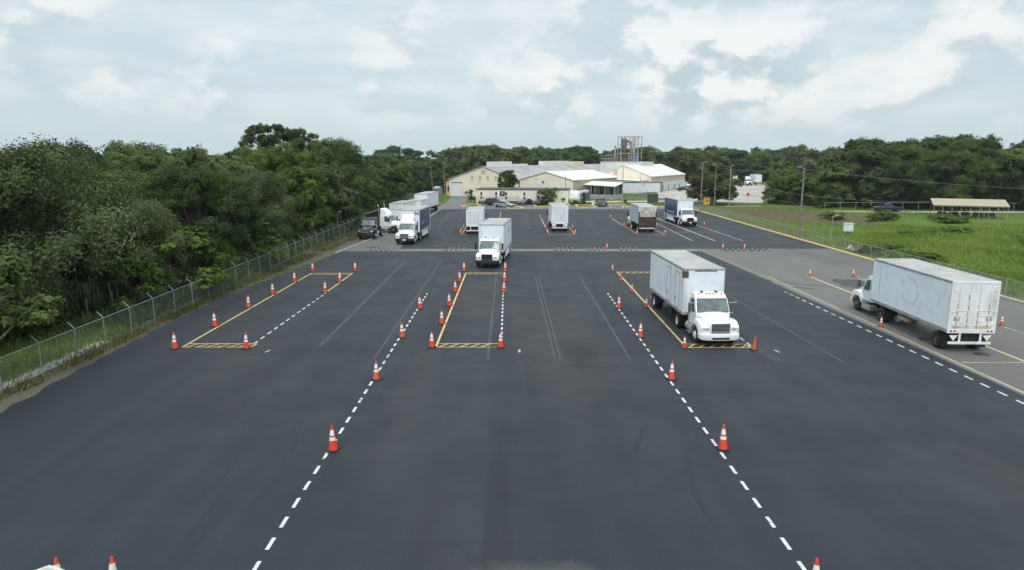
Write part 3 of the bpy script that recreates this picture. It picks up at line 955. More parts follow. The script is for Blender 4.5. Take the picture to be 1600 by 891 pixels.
        MB().box(min(s * .62, s * 1.22), max(s * .62, s * 1.22), wb + 1.72, wb + 1.74, .22, .88).build('mud_flap', M_black, t)
        if stack:
            MB().tube((s * 1.0, by + .14, .95), (s * 1.0, by + .14, 3.95), .075, n=12).tube((s * 1.0, by + .14, 3.95), (s * 1.0, by + .26, 4.1), .075, n=12).build('exhaust_stack', M_chrome, t, smooth=True)
    bp_ = M_white if bumper == 'body' else (M_black if bumper == 'black' else M_chrome)
    bs = []
    for x, y, zb in ((-1.19, .34, .50), (-1.12, .12, .45), (-.75, .0, .42), (0, -.03, .42), (.75, .0, .42), (1.12, .12, .45), (1.19, .34, .50)):
        bs.append([(x, y, zb), (x, y - .02, zb + .2), (x, y, .80), (x, y + .2, .82), (x, y + .2, zb)])
    bo = MB().loft(bs).build('bumper', bp_, t, bevel=.02, smooth=True)
    MB().box(-.5, .5, -.056, -.03, .50, .60).build('bumper_slot', M_black if bumper == 'body' else M_chrome, bo) if bumper == 'body' else None
    if plate:
        MB().box(-.2, .2, -.062, -.045, .56, .74).build('licence_plate', M_white, bo)
    fw = MB().loft([[(.45 * math.cos(a), wb + 1.0 + .5 * math.sin(a), z) for a in np.linspace(0, 2 * math.pi, 13)[:-1]] for z in (1.0, 1.12)])
    fw.build('fifth_wheel', M_frame, t)


def cargo(t, y0=3.45, L=8.5, z0=1.14, z1=4.0, w=2.56, side=M_box, front=M_box, roof=M_roof, skirt=None, rear='swing', axle=None, rim=M_rimw, legs=True,
          side_doors=(), rust=0, posters=(), seams=True, box_only=False, rearmat=M_box):
    """box body on its running gear; forward -y"""
    y1 = y0 + L
    hw = w / 2
    body = MB().box(-hw, hw, y0, y1, z0 + .16, z1).build('cargo_box', side, t, bevel=.025)
    MB().box(-hw + .03, hw - .03, y0 + .03, y1 - .03, z1 - .01, z1 + .012).build('roof', roof, body)
    ra = MB()
    for s in (-1, 1):
        a, b2 = sorted((s * (hw - .02), s * (hw + .014)))
        ra.box(a, b2, y0 + .005, y1 - .005, z1 - .12, z1 + .02)
        ra.box(a, b2, y0 + .005, y1 - .005, z0 + .02, z0 + .22)
    ra.box(-hw, hw, y0 - .014, y0 + .05, z1 - .09, z1 + .022)
    ra.box(-hw, hw, y0 - .014, y0 + .05, z0 + .02, z0 + .2)
    ra.build('edge_rail', M_alu, body, bevel=.006)
    for s in (-1, 1):
        a, b2 = sorted((s * (hw - .09), s * (hw + .012)))
        MB().box(a, b2, y0 - .012, y0 + .10, z0 + .2, z1 - .1).build('corner_post', front, body, bevel=.02)
    if seams:
        for s in (-1, 1):
            se = MB()
            k = y0 + 1.22
            while k < y1 - .5:
                a, b2 = sorted((s * (hw - .01), s * (hw + .004)))
                se.box(a, b2, k - .03, k + .03, z0 + .22, z1 - .12)
                k += 1.22
            se.build('side_seam', side, body)
    MB().box(-hw + .06, hw - .06, y0 + .1, y1 - .05, z0, z0 + .16).build('floor_frame', M_frame, t)
    for x in (-1.1, -.25, 0, .25, 1.1):
        MB().box(x - .04, x + .04, y0 - .03, y0 - .012, z1 - .07, z1 - .035).build('marker_light', M_markdark, body)
    for (ya, yb, s) in side_doors:
        fr = MB()
        x = s * (hw + .006)
        a, b2 = sorted((s * (hw - .01), s * (hw + .016)))
        for (p0, p1, q0, q1) in ((ya, ya + .05, z0 + .3, z1 - .35), (yb - .05, yb, z0 + .3, z1 - .35), (ya, yb, z1 - .40, z1 - .35), (ya, yb, z0 + .25, z0 + .3)):
            fr.box(a, b2, p0, p1, q0, q1)
        a, b2 = sorted((s * (hw + .01), s * (hw + .05)))
        fr.box(a, b2, yb - .3, yb - .08, z0 + .75, z0 + .95)
        fr.build('side_door', M_alu, body)
    for (m, s, ya, yb, za, zb) in posters:
        a, b2 = sorted((s * (hw - .01), s * (hw + .0085)))
        MB().box(a, b2, ya, yb, za, zb).build('side_graphic', m, body)
    # rear
    rf = MB()
    rf.box(-hw - .01, -hw + .12, y1 - .08, y1 + .03, z0 + .0, z1 + .015).box(hw - .12, hw + .01, y1 - .08, y1 + .03, z0, z1 + .015)
    rf.box(-hw + .12, hw - .12, y1 - .08, y1 + .03, z1 - .14, z1 + .015).box(-hw + .12, hw - .12, y1 - .08, y1 + .03, z0, z0 + .24)
    rfo = rf.build('rear_frame', M_boxold if rust else rearmat, body, bevel=.012)
    for x in (-1.12, -.92, .92, 1.12):
        if abs(x) < hw - .05:
            MB().lathe([(.001, .02), (.05, .015), (.06, 0)], 10, 'z').build('tail_light', M_red, body, loc=(x, y1 + .031, z0 + .12), rot=(R(-90), 0, 0))
    if rear == 'swing':
        for s in (-1, 1):
            a, b2 = sorted((s * .012, s * (hw - .14)))
            dm = MB().box(a, b2, y1 - .02, y1 + .018, z0 + .26, z1 - .16)
            do = dm.build('rear_door', M_boxold if rust else rearmat, body, bevel=.01)
            rd = MB()
            for xx in (.28, .86):
                rd.tube((s * xx, y1 + .045, z0 + .28), (s * xx, y1 + .045, z1 - .18), .016, n=6)
                rd.box(s * xx - .05, s * xx + .05, y1 + .018, y1 + .06, z0 + .85, z0 + .95)
            for zz in (.5, 1.2, 1.9, 2.4):
                a, b2 = sorted((s * (hw - .32), s * (hw - .1)))
                rd.box(a, b2, y1 + .018, y1 + .04, z0 + zz, z0 + zz + .07)
            rd.box(*sorted((s * .2, s * .95)), y1 + .03, y1 + .05, z0 + 1.28, z0 + 1.32)
            rd.build('lock_rod', M_alu if not rust else M_boxold, do)
            if rust:
                rng = random.Random(5 + s)
                rs = MB()
                for xx, zt in ((.28, 2.2 if s > 0 else 1.6), (.86, 1.7)):
                    z = z0 + zt
                    while z > z0 + .3:
                        l = rng.uniform(.1, .34)
                        ww = rng.uniform(.012, .03)
                        rs.box(s * xx - ww + .03, s * xx + ww + .03, y1 + .017, y1 + .0215, max(z - l, z0 + .28), z)
                        z -= l + rng.uniform(0, .16)
                for k in range(5):
                    xx, zz = rng.uniform(.1, 1.0), z0 + rng.choice((.3, .55, .6, .95))
                    rs.box(s * xx - .14, s * xx + .14, y1 + .0175, y1 + .022, zz, zz + rng.uniform(.012, .03))
                rs.build('rust_streak', mat('orange_rust_streak', (0.42, .24, .11), .85, vary=.35, nscale=7), do)
                MB().box(*sorted((s * .1, s * 1.1)), y1 + .017, y1 + .0205, z0 + .28, z0 + .44).build('rust_stain', M_rustlight, do)
                MB().box(*sorted((s * .72, s * 1.06)), y1 + .018, y1 + .0235, z0 + .7, z0 + .98).build('door_placard', M_alu, do)
    elif rear == 'liftgate':
        MB().box(-hw + .12, hw - .12, y1 - .02, y1 + .01, z0 + 1.1, z1 - .14).build('rear_door', mat('weathered_roll_door', (0.56, 0.52, 0.50), 0.7, vary=.2, nscale=2, dirt=((0.26, .22, .20), .52, .45)), body)
        MB().box(-hw + .06, hw - .06, y1 + .03, y1 + .13, z0 - .35, z0 + 1.12).build('lift_gate', mat('brown_lift_gate', (0.070, 0.045, 0.035), 0.8, vary=.35, nscale=2, dirt=((0.13, .06, .04), .52, .6)), t, bevel=.015)
        MB().box(-hw - .02, -hw + .1, y1 + .02, y1 + .2, z0 - .5, z0 + 1.9).build('lift_gate_rail', M_frame, t)
        MB().box(hw - .1, hw + .02, y1 + .02, y1 + .2, z0 - .5, z0 + 1.9).build('lift_gate_rail', M_frame, t)
    else:
        ro = MB().box(-hw + .12, hw - .12, y1 - .02, y1 + .008, z0 + .24, z1 - .14).build('rear_door', rearmat, body)
        hb = MB()
        for k in range(7):
            z = z0 + .55 + k * .34
            hb.box(-hw + .13, hw - .13, y1 + .006, y1 + .014, z, z + .025)
        for x in (-.55, 0, .55):
            hb.box(x - .02, x + .02, y1 + .007, y1 + .018, z0 + .26, z1 - .16)
        hb.build('door_seam', M_alu, ro)
    ax_ = axle if axle is not None else y1 - 1.15
    ub = MB()
    for s in (-1, 1):
        ub.box(*sorted((s * .52, s * .64)), y1 - .06, y1 + .0, .62, z0)
    ub.box(-1.18, 1.18, y1 - .08, y1 + .02, .50, .64)
    ub.build('underride_guard', M_boxold if rust else rearmat, t, bevel=.01)
    for s in (-1, 1):
        if not box_only:
            wheel(t, s * .95, ax_, .50, .28, rim, dual=True)
        MB().box(*sorted((s * .66, s * 1.24)), ax_ + .62, ax_ + .64, .2, .95).build('mud_flap', M_black, t)
        if rust:
            MB().add([(s * .68, y1 + .005, 1.02), (s * 1.18, y1 + .005, 1.02), (s * .93, y1 + .005, .70)], [(0, 1, 2)]).build('mud_flap_badge', M_white, t)
        if skirt:
            MB().box(*sorted((s * (hw - .06), s * (hw - .03))), y0 + 2.2, ax_ - .62, .42, z0 + .02).box(*sorted((s * (hw - .06), s * (hw - .03))), ax_ + .62, y1 - .1, .55, z0 + .02).build('side_skirt', skirt, t)
        if legs:
            lg = MB().box(*sorted((s * .62, s * .74)), y0 + 2.5, y0 + 2.62, .42, z0).box(*sorted((s * .55, s * .81)), y0 + 2.42, y0 + 2.7, .36, .42)
            lg.tube((s * .68, y0 + 2.56, .8), (s * .68, y0 + 3.3, z0), .03, n=6)
            lg.build('landing_leg', M_alu, t)
    if not box_only:
        MB().box(-.5, .5, ax_ - .9, ax_ + .9, .6, z0).box(-.95, .95, ax_ - .07, ax_ + .07, .43, .57).build('axle', M_frame, t)
    return body, y0, y1, hw


GT = 'box trucks standing on the driving-school lot'
# A: big white truck in the right-hand bay, facing the camera
t = thing('box_truck', 'big white truck with chrome grille and white bumper parked in the right yellow bay', 'truck', (12.05, 38.2, 0), R(2.2), GT)
tractor(t, M_white, 'chrome', 'body')
body, y0, y1, hw = cargo(t, 3.5, 8.5, z1=4.05, side_doors=((4.35, 5.3, -1), (6.4, 7.35, -1)), front=M_boxold)
MB().box(-hw - .016, -hw + .3, y0 - .018, y0 - .0125, 3.5, 3.93).box(-hw - .0165, -hw - .0125, y0, y0 + .3, 3.5, 3.93).box(-hw - .0165, -hw - .0125, y0 + .02, y0 + .07, 1.4, 3.5).build('dark_corner_patch', mat('old_tape_residue', (0.10, 0.07, 0.055), .9, vary=.3, nscale=8), body)
MB().box(-hw + .035, -hw + .075, y0 - .0175, y0 - .0125, 1.5, 3.62).build('rust_streak', M_rustlight, body)
MB().box(-.6, .8, y0 - .022, y0 - .0145, 3.90, 3.95).build('dark_top_stain', mat('old_tape_residue', (0.1, 0.07, 0.055)), body)
MB().box(-.35, .35, y0 + 5.2, y0 + 6.4, .45, 1.14).build('underbody_box', M_frame, t)
MB().box(-1.2, -.8, 6.3, 7.0, .55, 1.1).build('underbody_box', M_frame, t)

# B: plain white truck beyond the middle bay
t = thing('box_truck', 'plain white truck with black grille and black bumper standing beyond the middle yellow bay', 'truck', (-2.50, 66.95, 0), R(-6.0), GT)
tractor(t, M_white, 'black', 'black')
body, y0, y1, hw = cargo(t, 3.3, 7.6, z1=4.05, skirt=M_box, seams=False, legs=False)
MB().box(hw - .01, hw + .008, y1 - 3.2, y1 - 2.1, 2.7, 3.4).build('side_placard', mat('pale_grey_placard', (0.5, .56, .6), .5), body)

# C: white truck with roof fairing and navy graphics, left
t = thing('box_truck', 'white truck with roof fairing and navy pictures on its box side, left', 'truck', (-13.6, 85.65, 0), R(-2.8), GT)
tractor(t, M_white, 'chrome', 'black', fairing=True, sleeper=.35, plate=True)
body, y0, y1, hw = cargo(t, 3.9, 8.3, z1=4.1, skirt=M_box, legs=False, seams=False, posters=((M_posterA, 1, 4.1, 11.9, 1.4, 3.95),))
nm = MB()
for (a, b2) in (((0, 0), (0, .42)), ((0, .42), (.38, 0)), ((.38, 0), (.38, .42))):
    d = Vector((b2[0] - a[0], b2[1] - a[1])).normalized() * .05
    nn = Vector((-d.y, d.x))
    ax_, az = a[0] - d.x, a[1] - d.y
    bx_, bz = b2[0] + d.x, b2[1] + d.y
    P4 = [(ax_ - nn.x, az - nn.y), (ax_ + nn.x, az + nn.y), (bx_ + nn.x, bz + nn.y), (bx_ - nn.x, bz - nn.y)]
    nm.loft([[(x + .74, yy, z + 3.46) for x, z in P4] for yy in (y0 - .016 - .001 * len(nm.v) / 8, y0 - .001)])
nm.build('letter_mark', mat('navy_lettering', (0.02, 0.04, 0.09), .5), body)
MB().add([(.85, y0 - .006, 1.9), (1.1, y0 - .006, 1.9), (1.1, y0 - .006, 2.6), (.98, y0 - .006, 2.6)], [(0, 1, 2, 3)]).build('front_graphic', mat('navy_lettering', (0.02, 0.04, 0.09)), body)
wm = MB()
rng = random.Random(3)
for k in range(7):
    yy, zz = rng.uniform(5, 10.5), rng.uniform(1.7, 2.5)
    wm.box(hw - .01, hw + .0125, yy, yy + rng.uniform(.3, 1.0), zz, zz + .10)
wm.build('graphic_lettering', mat('pale_blue_lettering', (0.4, .5, .6), .5), body)

# D: white truck with a blue picture side, right rear
t = thing('box_truck', 'white truck with blue picture side facing the camera near the yellow kerb', 'truck', (28.5, 109.05, 0), R(2.0), GT)
tractor(t, M_white, 'black', 'black', plate=True)
body, y0, y1, hw = cargo(t, 3.3, 8.4, z1=4.05, skirt=M_box, legs=False, seams=False, posters=((M_posterB, -1, 3.45, 11.6, 1.4, 4.0),))
rng = random.Random(8)
for k in range(6):
    pm = MB()
    yy = 4.0 + k * 1.25
    hh = rng.uniform(2.9, 3.5)
    pm.loft([[(-hw - .0125 - .0 * i, yy + .42 * math.cos(a) * sc, 1.5 + (hh - 1.5) * i / 4 + .0) for a in (0, math.pi)] for i, sc in enumerate((1.0, 1.05, .9, .5, .45))], close=False)
    pm.build('graphic_figure', mat('dark_figure_print', (0.03, .03, .035), .5), body)
for k in range(6):
    hm = MB()
    yy, zz = 4.0 + k * 1.25, (3.2, 3.45, 3.1, 3.5, 3.3, 3.15)[k]
    hm.add([(-hw - .014, yy + .2 * math.cos(a), zz + .26 * math.sin(a)) for a in np.linspace(0, 2 * math.pi, 11)[:-1]], [tuple(range(10))])
    hm.build('graphic_head', mat('skin_tone_print', (0.30, .21, .16), .5), body)
lm = MB()
for k in range(5):
    lm.box(-hw - .0135, -hw + .01, 5.2 + k * 1.0, 5.9 + k * 1.0, 1.75, 1.98)
lm.build('graphic_lettering', mat('pale_blue_lettering', (0.4, .5, .6), .5), body)

# E: black bobtail
t = thing('tractor_unit', 'black day cab tractor with chrome grille and no trailer beside the left fence', 'truck', (-19.7, 91.3, 0), R(-4))
tractor(t, M_blackpaint, 'chrome', 'black', rim=M_chrome, wb=3.3)

# F: white aerodynamic tractor turned to the right, dark trailer behind
t = thing('tractor_unit', 'white tractor with tall fairing and chrome stacks, nose turned right, behind the black one', 'truck', (-15.8, 99.7, 0), R(75))
tractor(t, M_white, 'chrome', 'chrome', fairing=True, sleeper=.3, stack=True, rim=M_rimb, wb=3.3)
MB().prism([(3.5, 1.02), (3.5, 3.3), (5.5, 2.75), (5.5, 1.02)], -1.15, 1.15).build('dark_body', mat('dark_curtain_side', (0.008, .009, .009), .8, vary=.3), t, bevel=.03)
MB().prism([(3.5, 3.31), (3.5, 3.40), (5.55, 2.85), (5.55, 2.76)], -1.2, 1.2).build('body_roof', M_roof, t)

# G: trailers parked along the left fence
def trailer(label, x, y, rz, L, z1, **kw):
    t = thing('semi_trailer', label, 'trailer', (x, y, 0), R(rz), 'trailers parked along the left fence')
    cargo(t, 0.0, L, z1=z1, **kw)
    return t


trailer('low white trailer just behind the white tractor by the left fence', -17.6, 107.5, -4, 8.0, 2.9, front=M_box)
trailer('white trailer with grey roof, second in the row along the left fence', -20.0, 118.5, -7, 8.0, 3.1, front=M_boxold)
trailer('white trailer half hidden between two others in the row along the left fence', -18.2, 127.5, -5, 5.5, 3.0)
trailer('tallest white trailer at the far end of the row along the left fence', -17.7, 133.6, -5, 11, 3.9, front=M_box)

# rear views: three trucks driving away from the camera
t = thing('box_truck', 'white truck seen from behind in the far left cone bay, frosted roof edge', 'truck', (-5.45, 109.3, 0), R(180.5), GT)
tractor(t, M_white, 'black', 'black')
cargo(t, 3.3, 8.5, z1=3.4, w=2.4, rear='roll', legs=False, seams=False)
t = thing('box_truck', 'white truck seen from behind with two round white discs below its rear door', 'truck', (7.1, 112.9, 0), R(180.0), GT)
tractor(t, M_white, 'black', 'black')
body, y0, y1, hw = cargo(t, 3.3, 8.1, z1=3.75, w=2.46, rear='roll', legs=False, seams=False)
for s in (-1, 1):
    MB().lathe([(.001, .03), (.2, .025), (.24, 0)], 18, 'z').build('round_lamp', M_white, t, smooth=True, loc=(s * .92, y1 + .03, .92), rot=(R(-90), 0, 0))
t = thing('box_truck', 'truck seen from behind with dirty roll door and brown lift gate, faded blue box side', 'truck', (19.95, 111.7, 0), R(180), GT)
tractor(t, M_white, 'black', 'black')
cargo(t, 3.3, 7.6, z1=3.8, rear='liftgate', legs=False, seams=False, side=M_posterC)

# right-hand lane: truck pulling away, seen from behind and left
t = thing('box_truck', 'white truck with rust streaks on its rear doors standing in the right-hand lane', 'truck', (26.0, 49.25, 0), R(178.6), GT)
tractor(t, M_white, 'chrome', 'body', rim=M_rimb, nose='square', wb=3.55)
body, y0, y1, hw = cargo(t, 3.4, 8.72, z1=4.08, w=2.62, rust=1, rim=M_rimb, seams=False)
rng = random.Random(2)
rg = MB()
for k in range(34):
    a = 2 * math.pi * k / 34
    if rng.random() < .35:
        continue
    l = rng.uniform(.04, .13)
    yy, zz = y0 + 4.6 + .95 * math.cos(a), 2.75 + .78 * math.sin(a)
    rg.box(hw - .01, hw + .004, yy - .018, yy + .018, zz - l, zz + l)
rg.build('worn_ring_mark', mat('worn_decal_residue', (0.40, .45, .50), .8, vary=.3, nscale=9), body)
MB().box(hw - .01, hw + .0045, y0 + .95, y0 + 1.03, 1.5, 3.8).build('side_scuff', mat('grey_scuff', (0.45, .49, .53), .7), body)
pl = MB()
for k in range(3):
    pl.tube((.55 + k * .18, 6.4, .84 - .05 * k), (.55 + k * .18, 7.6, .84 - .05 * k), .13, n=12)
pl.build('stowed_tank', mat('tan_stowage', (0.40, .31, .19), .7, vary=.2), t, smooth=True)

# ------------------------------------------------------------------ traffic cones


def make_cone(h, bands=True):
    k = h / 0.95
    o = thing('traffic_cone', 'cone', 'cone', group='orange traffic cones')
    MB().box(-.21 * k, .21 * k, -.21 * k, .21 * k, 0, .05 * k).build('rubber_base', M_rubber, o, bevel=.02 * k)
    rz = lambda z: (.165 - .135 * z) * k          # z as a share of the height
    mb = MB()
    mb.lathe([(rz(z) * (1.0 if z < .9 else .95), .04 * k + z * (h - .04 * k)) for z in (0, .2, .42, .6, .8, .94, .985, 1.0)] + [(.008, h)], 20)
    mb.build('cone_body', M_orange, o, smooth=True)
    if bands:
        for za, zb in ((.40, .53), (.60, .83)):
            MB().lathe([(rz(z) + .005 * k, .04 * k + z * (h - .04 * k)) for z in (za, (za + zb) / 2, zb)], 20).build('reflective_band', M_band, o, smooth=True)
    return o


big0, small0, plain0 = make_cone(.97), make_cone(.72), make_cone(.78, False)
used = set()
crng = random.Random(12)


def cone(proto, x, y, label):
    o = proto
    if proto.name in used:
        o = copy_tree(proto)
    used.add(proto.name)
    o.location = (x, y, .008)
    o.rotation_euler = (R(crng.uniform(-1.6, 1.6)), R(crng.uniform(-1.6, 1.6)), crng.uniform(-.5, .5))
    o['label'] = label
    return o


ORD = ['nearest', 'second', 'third', 'fourth', 'fifth', 'farthest']
for n, y in enumerate((38.0, 43.3, 48.95, 54.0, 59.45, 64.95)):
    cone(big0, -19.42 + n * .045, y, f'{ORD[n]} tall cone along the fence side of the left yellow bay')
for n, y in enumerate((38.0, 54.76, 59.44, 65.3)):
    cone(big0, -15.3 + n * .03, y, f'{("nearest", "second", "third", "farthest")[n]} tall cone along the dashed inner side of the left yellow bay')
for n, y in enumerate((38.27, 44.0, 49.6, 55.0, 59.75, 65.3)):
    cone(big0, -4.65, y, f'{ORD[n]} tall cone along the solid left line of the middle yellow bay')
for n, y in enumerate((38.27, 54.76, 59.76, 65.3)):
    cone(big0, -.66, y, f'{("nearest", "second", "third", "farthest")[n]} tall cone along the dashed right side of the middle yellow bay')
for n, y in enumerate((15.55, 24.1, 32.4, 40.5, 48.62)):
    cone(big0, -10.05 if n == 0 else -6.72, y, 'tall cone cut by the lower picture edge, standing clear beside the shed' if n == 0 else f'{("", "nearest", "second", "third", "farthest")[n]} tall cone on the long left white dashed line')
for n, y in enumerate((15.5, 24.18, 32.43, 40.55, 48.7)):
    cone(big0, 7.63 if n == 0 else 8.0 - .05 * n, y, 'tall cone cut by the lower picture edge beside the right dashed line' if n == 0 else f'{("", "nearest", "second", "third", "farthest")[n]} tall cone on the long right white dashed line')
cone(big0, -11.38, 15.5, 'tall cone behind the peak of the small beige shed roof')
for n, (x, y) in enumerate(((9.97, 38.15), (9.9, 49.15), (9.8, 54.76))):
    cone(small0, x, y, f'{("nearest", "second", "third")[n]} short striped cone along the left line of the right yellow bay')
cone(plain0, 9.73, 60.1, 'plain orange cone without bands on the left line of the right yellow bay')
cone(small0, 9.74, 65.3, 'short cone at the far left corner of the right yellow bay')
o = cone(plain0, 13.84, 37.75, 'plain orange cone leaning slightly before the right front wheel of the big white truck')
o.rotation_euler = (R(2), R(3), .3)
for (x, y), l in zip(((27.62, 62.45), (31.65, 62.45), (23.97, 43.15), (32.07, 43.5)),
                     ('short cone at the far end of the thick lane line, left of the truck nose', 'short cone beyond the hood of the truck in the right-hand lane',
                      'short cone by the drive wheel of the truck in the right-hand lane', 'short cone right of the rusty trailer rear')):
    cone(small0, x, y, l)
for (x, y), l in zip(((11.45, 81.9), (25.35, 81.5), (27.9, 81.4)),
                     ('short cone between two checkered bars on the concrete strip', 'short cone left of the first checkered bars by the side lane', 'short cone between the last two sets of checkered bars')):
    cone(small0, x, y, l)
n = 0
for bayname, sts in (('far left', ((-7.43, 97.9), (-7.45, 100.7), (-7.5, 105.4))), ('far middle', ((5.15, 124.8), (5.2, 105.4), (5.15, 98.1), (9.36, 105.4), (9.1, 98.1))),
                     ('far right', ((17.97, 124.8), (17.96, 109.4), (18.2, 104.4), (17.9, 97.3), (22.06, 98.1), (22.8, 107.8)))):
    for k, (x, y) in enumerate(sts):
        side = 'left' if k < {'far left': 3, 'far middle': 3, 'far right': 4}[bayname] else 'right'
        near = sorted([p[1] for j, p in enumerate(sts) if (j < {'far left': 3, 'far middle': 3, 'far right': 4}[bayname]) == (side == 'left')])
        cone(small0, x, y, f'{ORD[near.index(y)]} small-looking cone on the {side} side of the truck in the {bayname} bay')
for (x, y), l in zip(((27.07, 111.2), (31.1, 110.4), (4.78, 144.2)), ('cone beside the front left wheel of the blue-sided truck', 'cone right of the blue-sided truck', 'lone cone at the far edge of the sealed lot')):
    cone(small0, x, y, l)
t = thing('traffic_barrel', 'orange striped barrel at the tip of the far left grass island', 'barrel', (-11.0, 150.2, 0))
MB().lathe([(.30, 0), (.30, .08), (.26, .1), (.22, 1.0), (.001, 1.02)], 16).build('barrel_body', M_orange, t, smooth=True)
MB().lathe([(.262, .3), (.252, .45)], 16).lathe([(.244, .6), (.236, .75)], 16).build('reflective_band', M_band, t)

# ------------------------------------------------------------------ black and white speed bars on the strip
M_barb = mat('black_speed_bar', (0.02, .02, .021), .7)
M_barw = mat('white_speed_bar', (0.34, .34, .33), .6, dirt=GRIME)


def speed_bar(x, y, L, label, group, odd=0):
    o = thing('speed_bar', label, 'speed bar', (x, y, .006), 0, group)
    a, w_ = MB(), MB()
    n = 7
    for k in range(n):
        k0, k1 = -L / 2 + k * L / n, -L / 2 + (k + 1) * L / n
        if k % 2 == odd:
            a.prism([(-.16, 0), (-.09, .07), (.09, .07), (.16, 0)], k0, k1)
        else:
            m_ = k0 + (k1 - k0) * .45
            a.prism([(-.16, 0), (-.09, .07), (.09, .07), (.16, 0)], k0, m_)
            w_.prism([(-.16, 0), (-.09, .07), (.09, .07), (.16, 0)], m_, k1)
    a.build('bar_body', M_barb, o)
    w_.build('white_block', M_barw, o)


for k, x in enumerate((-15.9, -7.0, 6.1, 10.0, 13.8)):
    w_ = ('left of the white fairing truck', 'left of the plain white truck', 'just right of the plain white truck', 'left of the lone strip cone', 'right of the lone strip cone')[k]
    for j, y in enumerate((80.5, 82.5)):
        speed_bar(x + j * .25, y, 2.0, f'{("near", "far")[j]} checkered speed bar of the set {w_}', 'checkered speed bars', j % 2)
for k, x in enumerate((26.4, 29.4)):
    for j, y in enumerate((80.3, 81.3)):
        speed_bar(x + j * .3, y, 2.3, f'{("near", "far")[j]} checkered speed bar of the {("left", "right")[k]} set by the side lane', 'checkered speed bars', j % 2)

# ------------------------------------------------------------------ fences


def fence(label, x, y0, y1, step, h, arm, zoff=0.0, pm=M_galvdark, link=M_link):
    t = thing('chain_link_fence', label, 'fence', (x, y0, 0))
    n = int((y1 - y0) / step) + 1
    z = zoff
    pr = MB().tube((0, 0, z - .1), (0, 0, z + h), .035, n=8)
    if arm:
        pr.tube((0, 0, z + h), (-.34, 0, z + h + .34), .028, .02, n=6)
    p0 = pr.build('post', pm, t, smooth=True)
    for k in range(1, n):
        c = p0.copy()
        COL.objects.link(c)
        c.parent = t
        c.location = (0, k * step, 0)
        c.rotation_euler = (R(random.Random(k + int(x)).uniform(-1.5, 1.5)), R(random.Random(k * 3).uniform(-1.5, 1.5)), 0)
    L = (n - 1) * step
    ra = MB().tube((0, 0, z + h - .04), (0, L, z + h - .04), .022, n=6)
    ra.build('top_rail', pm, t)
    if arm:
        wm = MB()
        for q in (.12, .22, .33):
            wm.tube((-q, 0, z + h + q), (-q, L, z + h + q), .0035, n=4)
        wm.build('barbed_wire', pm, t)
    MB().quad((.02, 0, z + .03), (.02, L, z + .03), (.02, L, z + h - .05), (.02, 0, z + h - .05)).build('wire_mesh', link, t)
    return t


fence('tall chain-link fence with slanted barbed wire arms along the left wood', -23.65, 22.0, 122, 2.75, 1.75, True)
fence('long low chain-link fence between the lot kerb and the green field', 39.75, 30.0, 150, 3.0, 1.3, False, 0.0, M_galv, M_linkpale)

t = thing('chain_link_fence', 'thin wire fence along the pale road in front of the right wood', 'fence', (66, 144.8, 0), R(-3.4))
pr = MB().tube((0, 0, 0), (0, 0, 1.6), .04, n=6)
p0 = pr.build('post', M_galv, t)
for k in range(1, 40):
    c = p0.copy()
    COL.objects.link(c)
    c.parent = t
    c.location = (k * 3.2, 0, 0)
MB().tube((0, 0, 1.58), (39 * 3.2, 0, 1.58), .03, n=5).build('top_rail', M_galv, t)
t = thing('chain_link_fence', 'wire fence across the far end of the lot in front of the long white trailer', 'fence', (19.0, 167.8, 0), R(3))
p0 = MB().tube((0, 0, 0), (0, 0, 1.8), .04, n=6).build('post', M_galv, t)
for k in range(1, 9):
    c = p0.copy()
    COL.objects.link(c)
    c.parent = t
    c.location = (k * 2.6, 0, 0)
MB().tube((0, 0, 1.78), (8 * 2.6, 0, 1.78), .03, n=5).tube((0, 0, 1.0), (8 * 2.6, 0, 1.0), .02, n=5).build('top_rail', M_galv, t)
MB().box(14.2, 16.9, -.06, .06, .05, 2.1).build('dark_gate_panel', M_darkbin, t)

# ------------------------------------------------------------------ poles


def pole(label, x, y, h, name='utility_pole', cat='pole', cross=0.0, lamp=0, r=.13, m=M_wood, rz=0, group='poles round the lot'):
    t = thing(name, label, cat, (x, y, 0), rz, group)
    MB().tube((0, 0, -.2), (0, 0, h), r, r * .68, 10).build('shaft', m, t, smooth=True)
    if cross:
        mb = MB().box(-cross, cross, -.06, .06, h - .55, h - .4)
        mb.tube((-cross * .6, 0, h - .45), (0, 0, h - 1.1), .03, n=5).tube((cross * .6, 0, h - .45), (0, 0, h - 1.1), .03, n=5)
        mb.build('cross_arm', m, t)
        for s in (-.9, .9, .35, -.35):
            MB().tube((s * cross, 0, h - .4), (s * cross, 0, h - .2), .04, n=6).build('insulator', M_galv, t)
    if lamp:
        a = MB().tube((0, 0, h - .25), (lamp, -.05, h + .05), .035, n=6)
        a.build('lamp_arm', M_galv, t)
        MB().loft([[(lamp - .1, -.16, h + .02), (lamp - .1, .1, h + .02), (lamp + .02, .06, h + .14), (lamp + .02, -.12, h + .14)],
                   [(lamp + (.55 if lamp > 0 else -.55), -.12, h + .04), (lamp + (.55 if lamp > 0 else -.55), .06, h + .04), (lamp + .4 * (1 if lamp > 0 else -1), .03, h + .12), (lamp + .4 * (1 if lamp > 0 else -1), -.1, h + .12)]]).build('lamp_head', M_galv, t, bevel=.02)
    return t


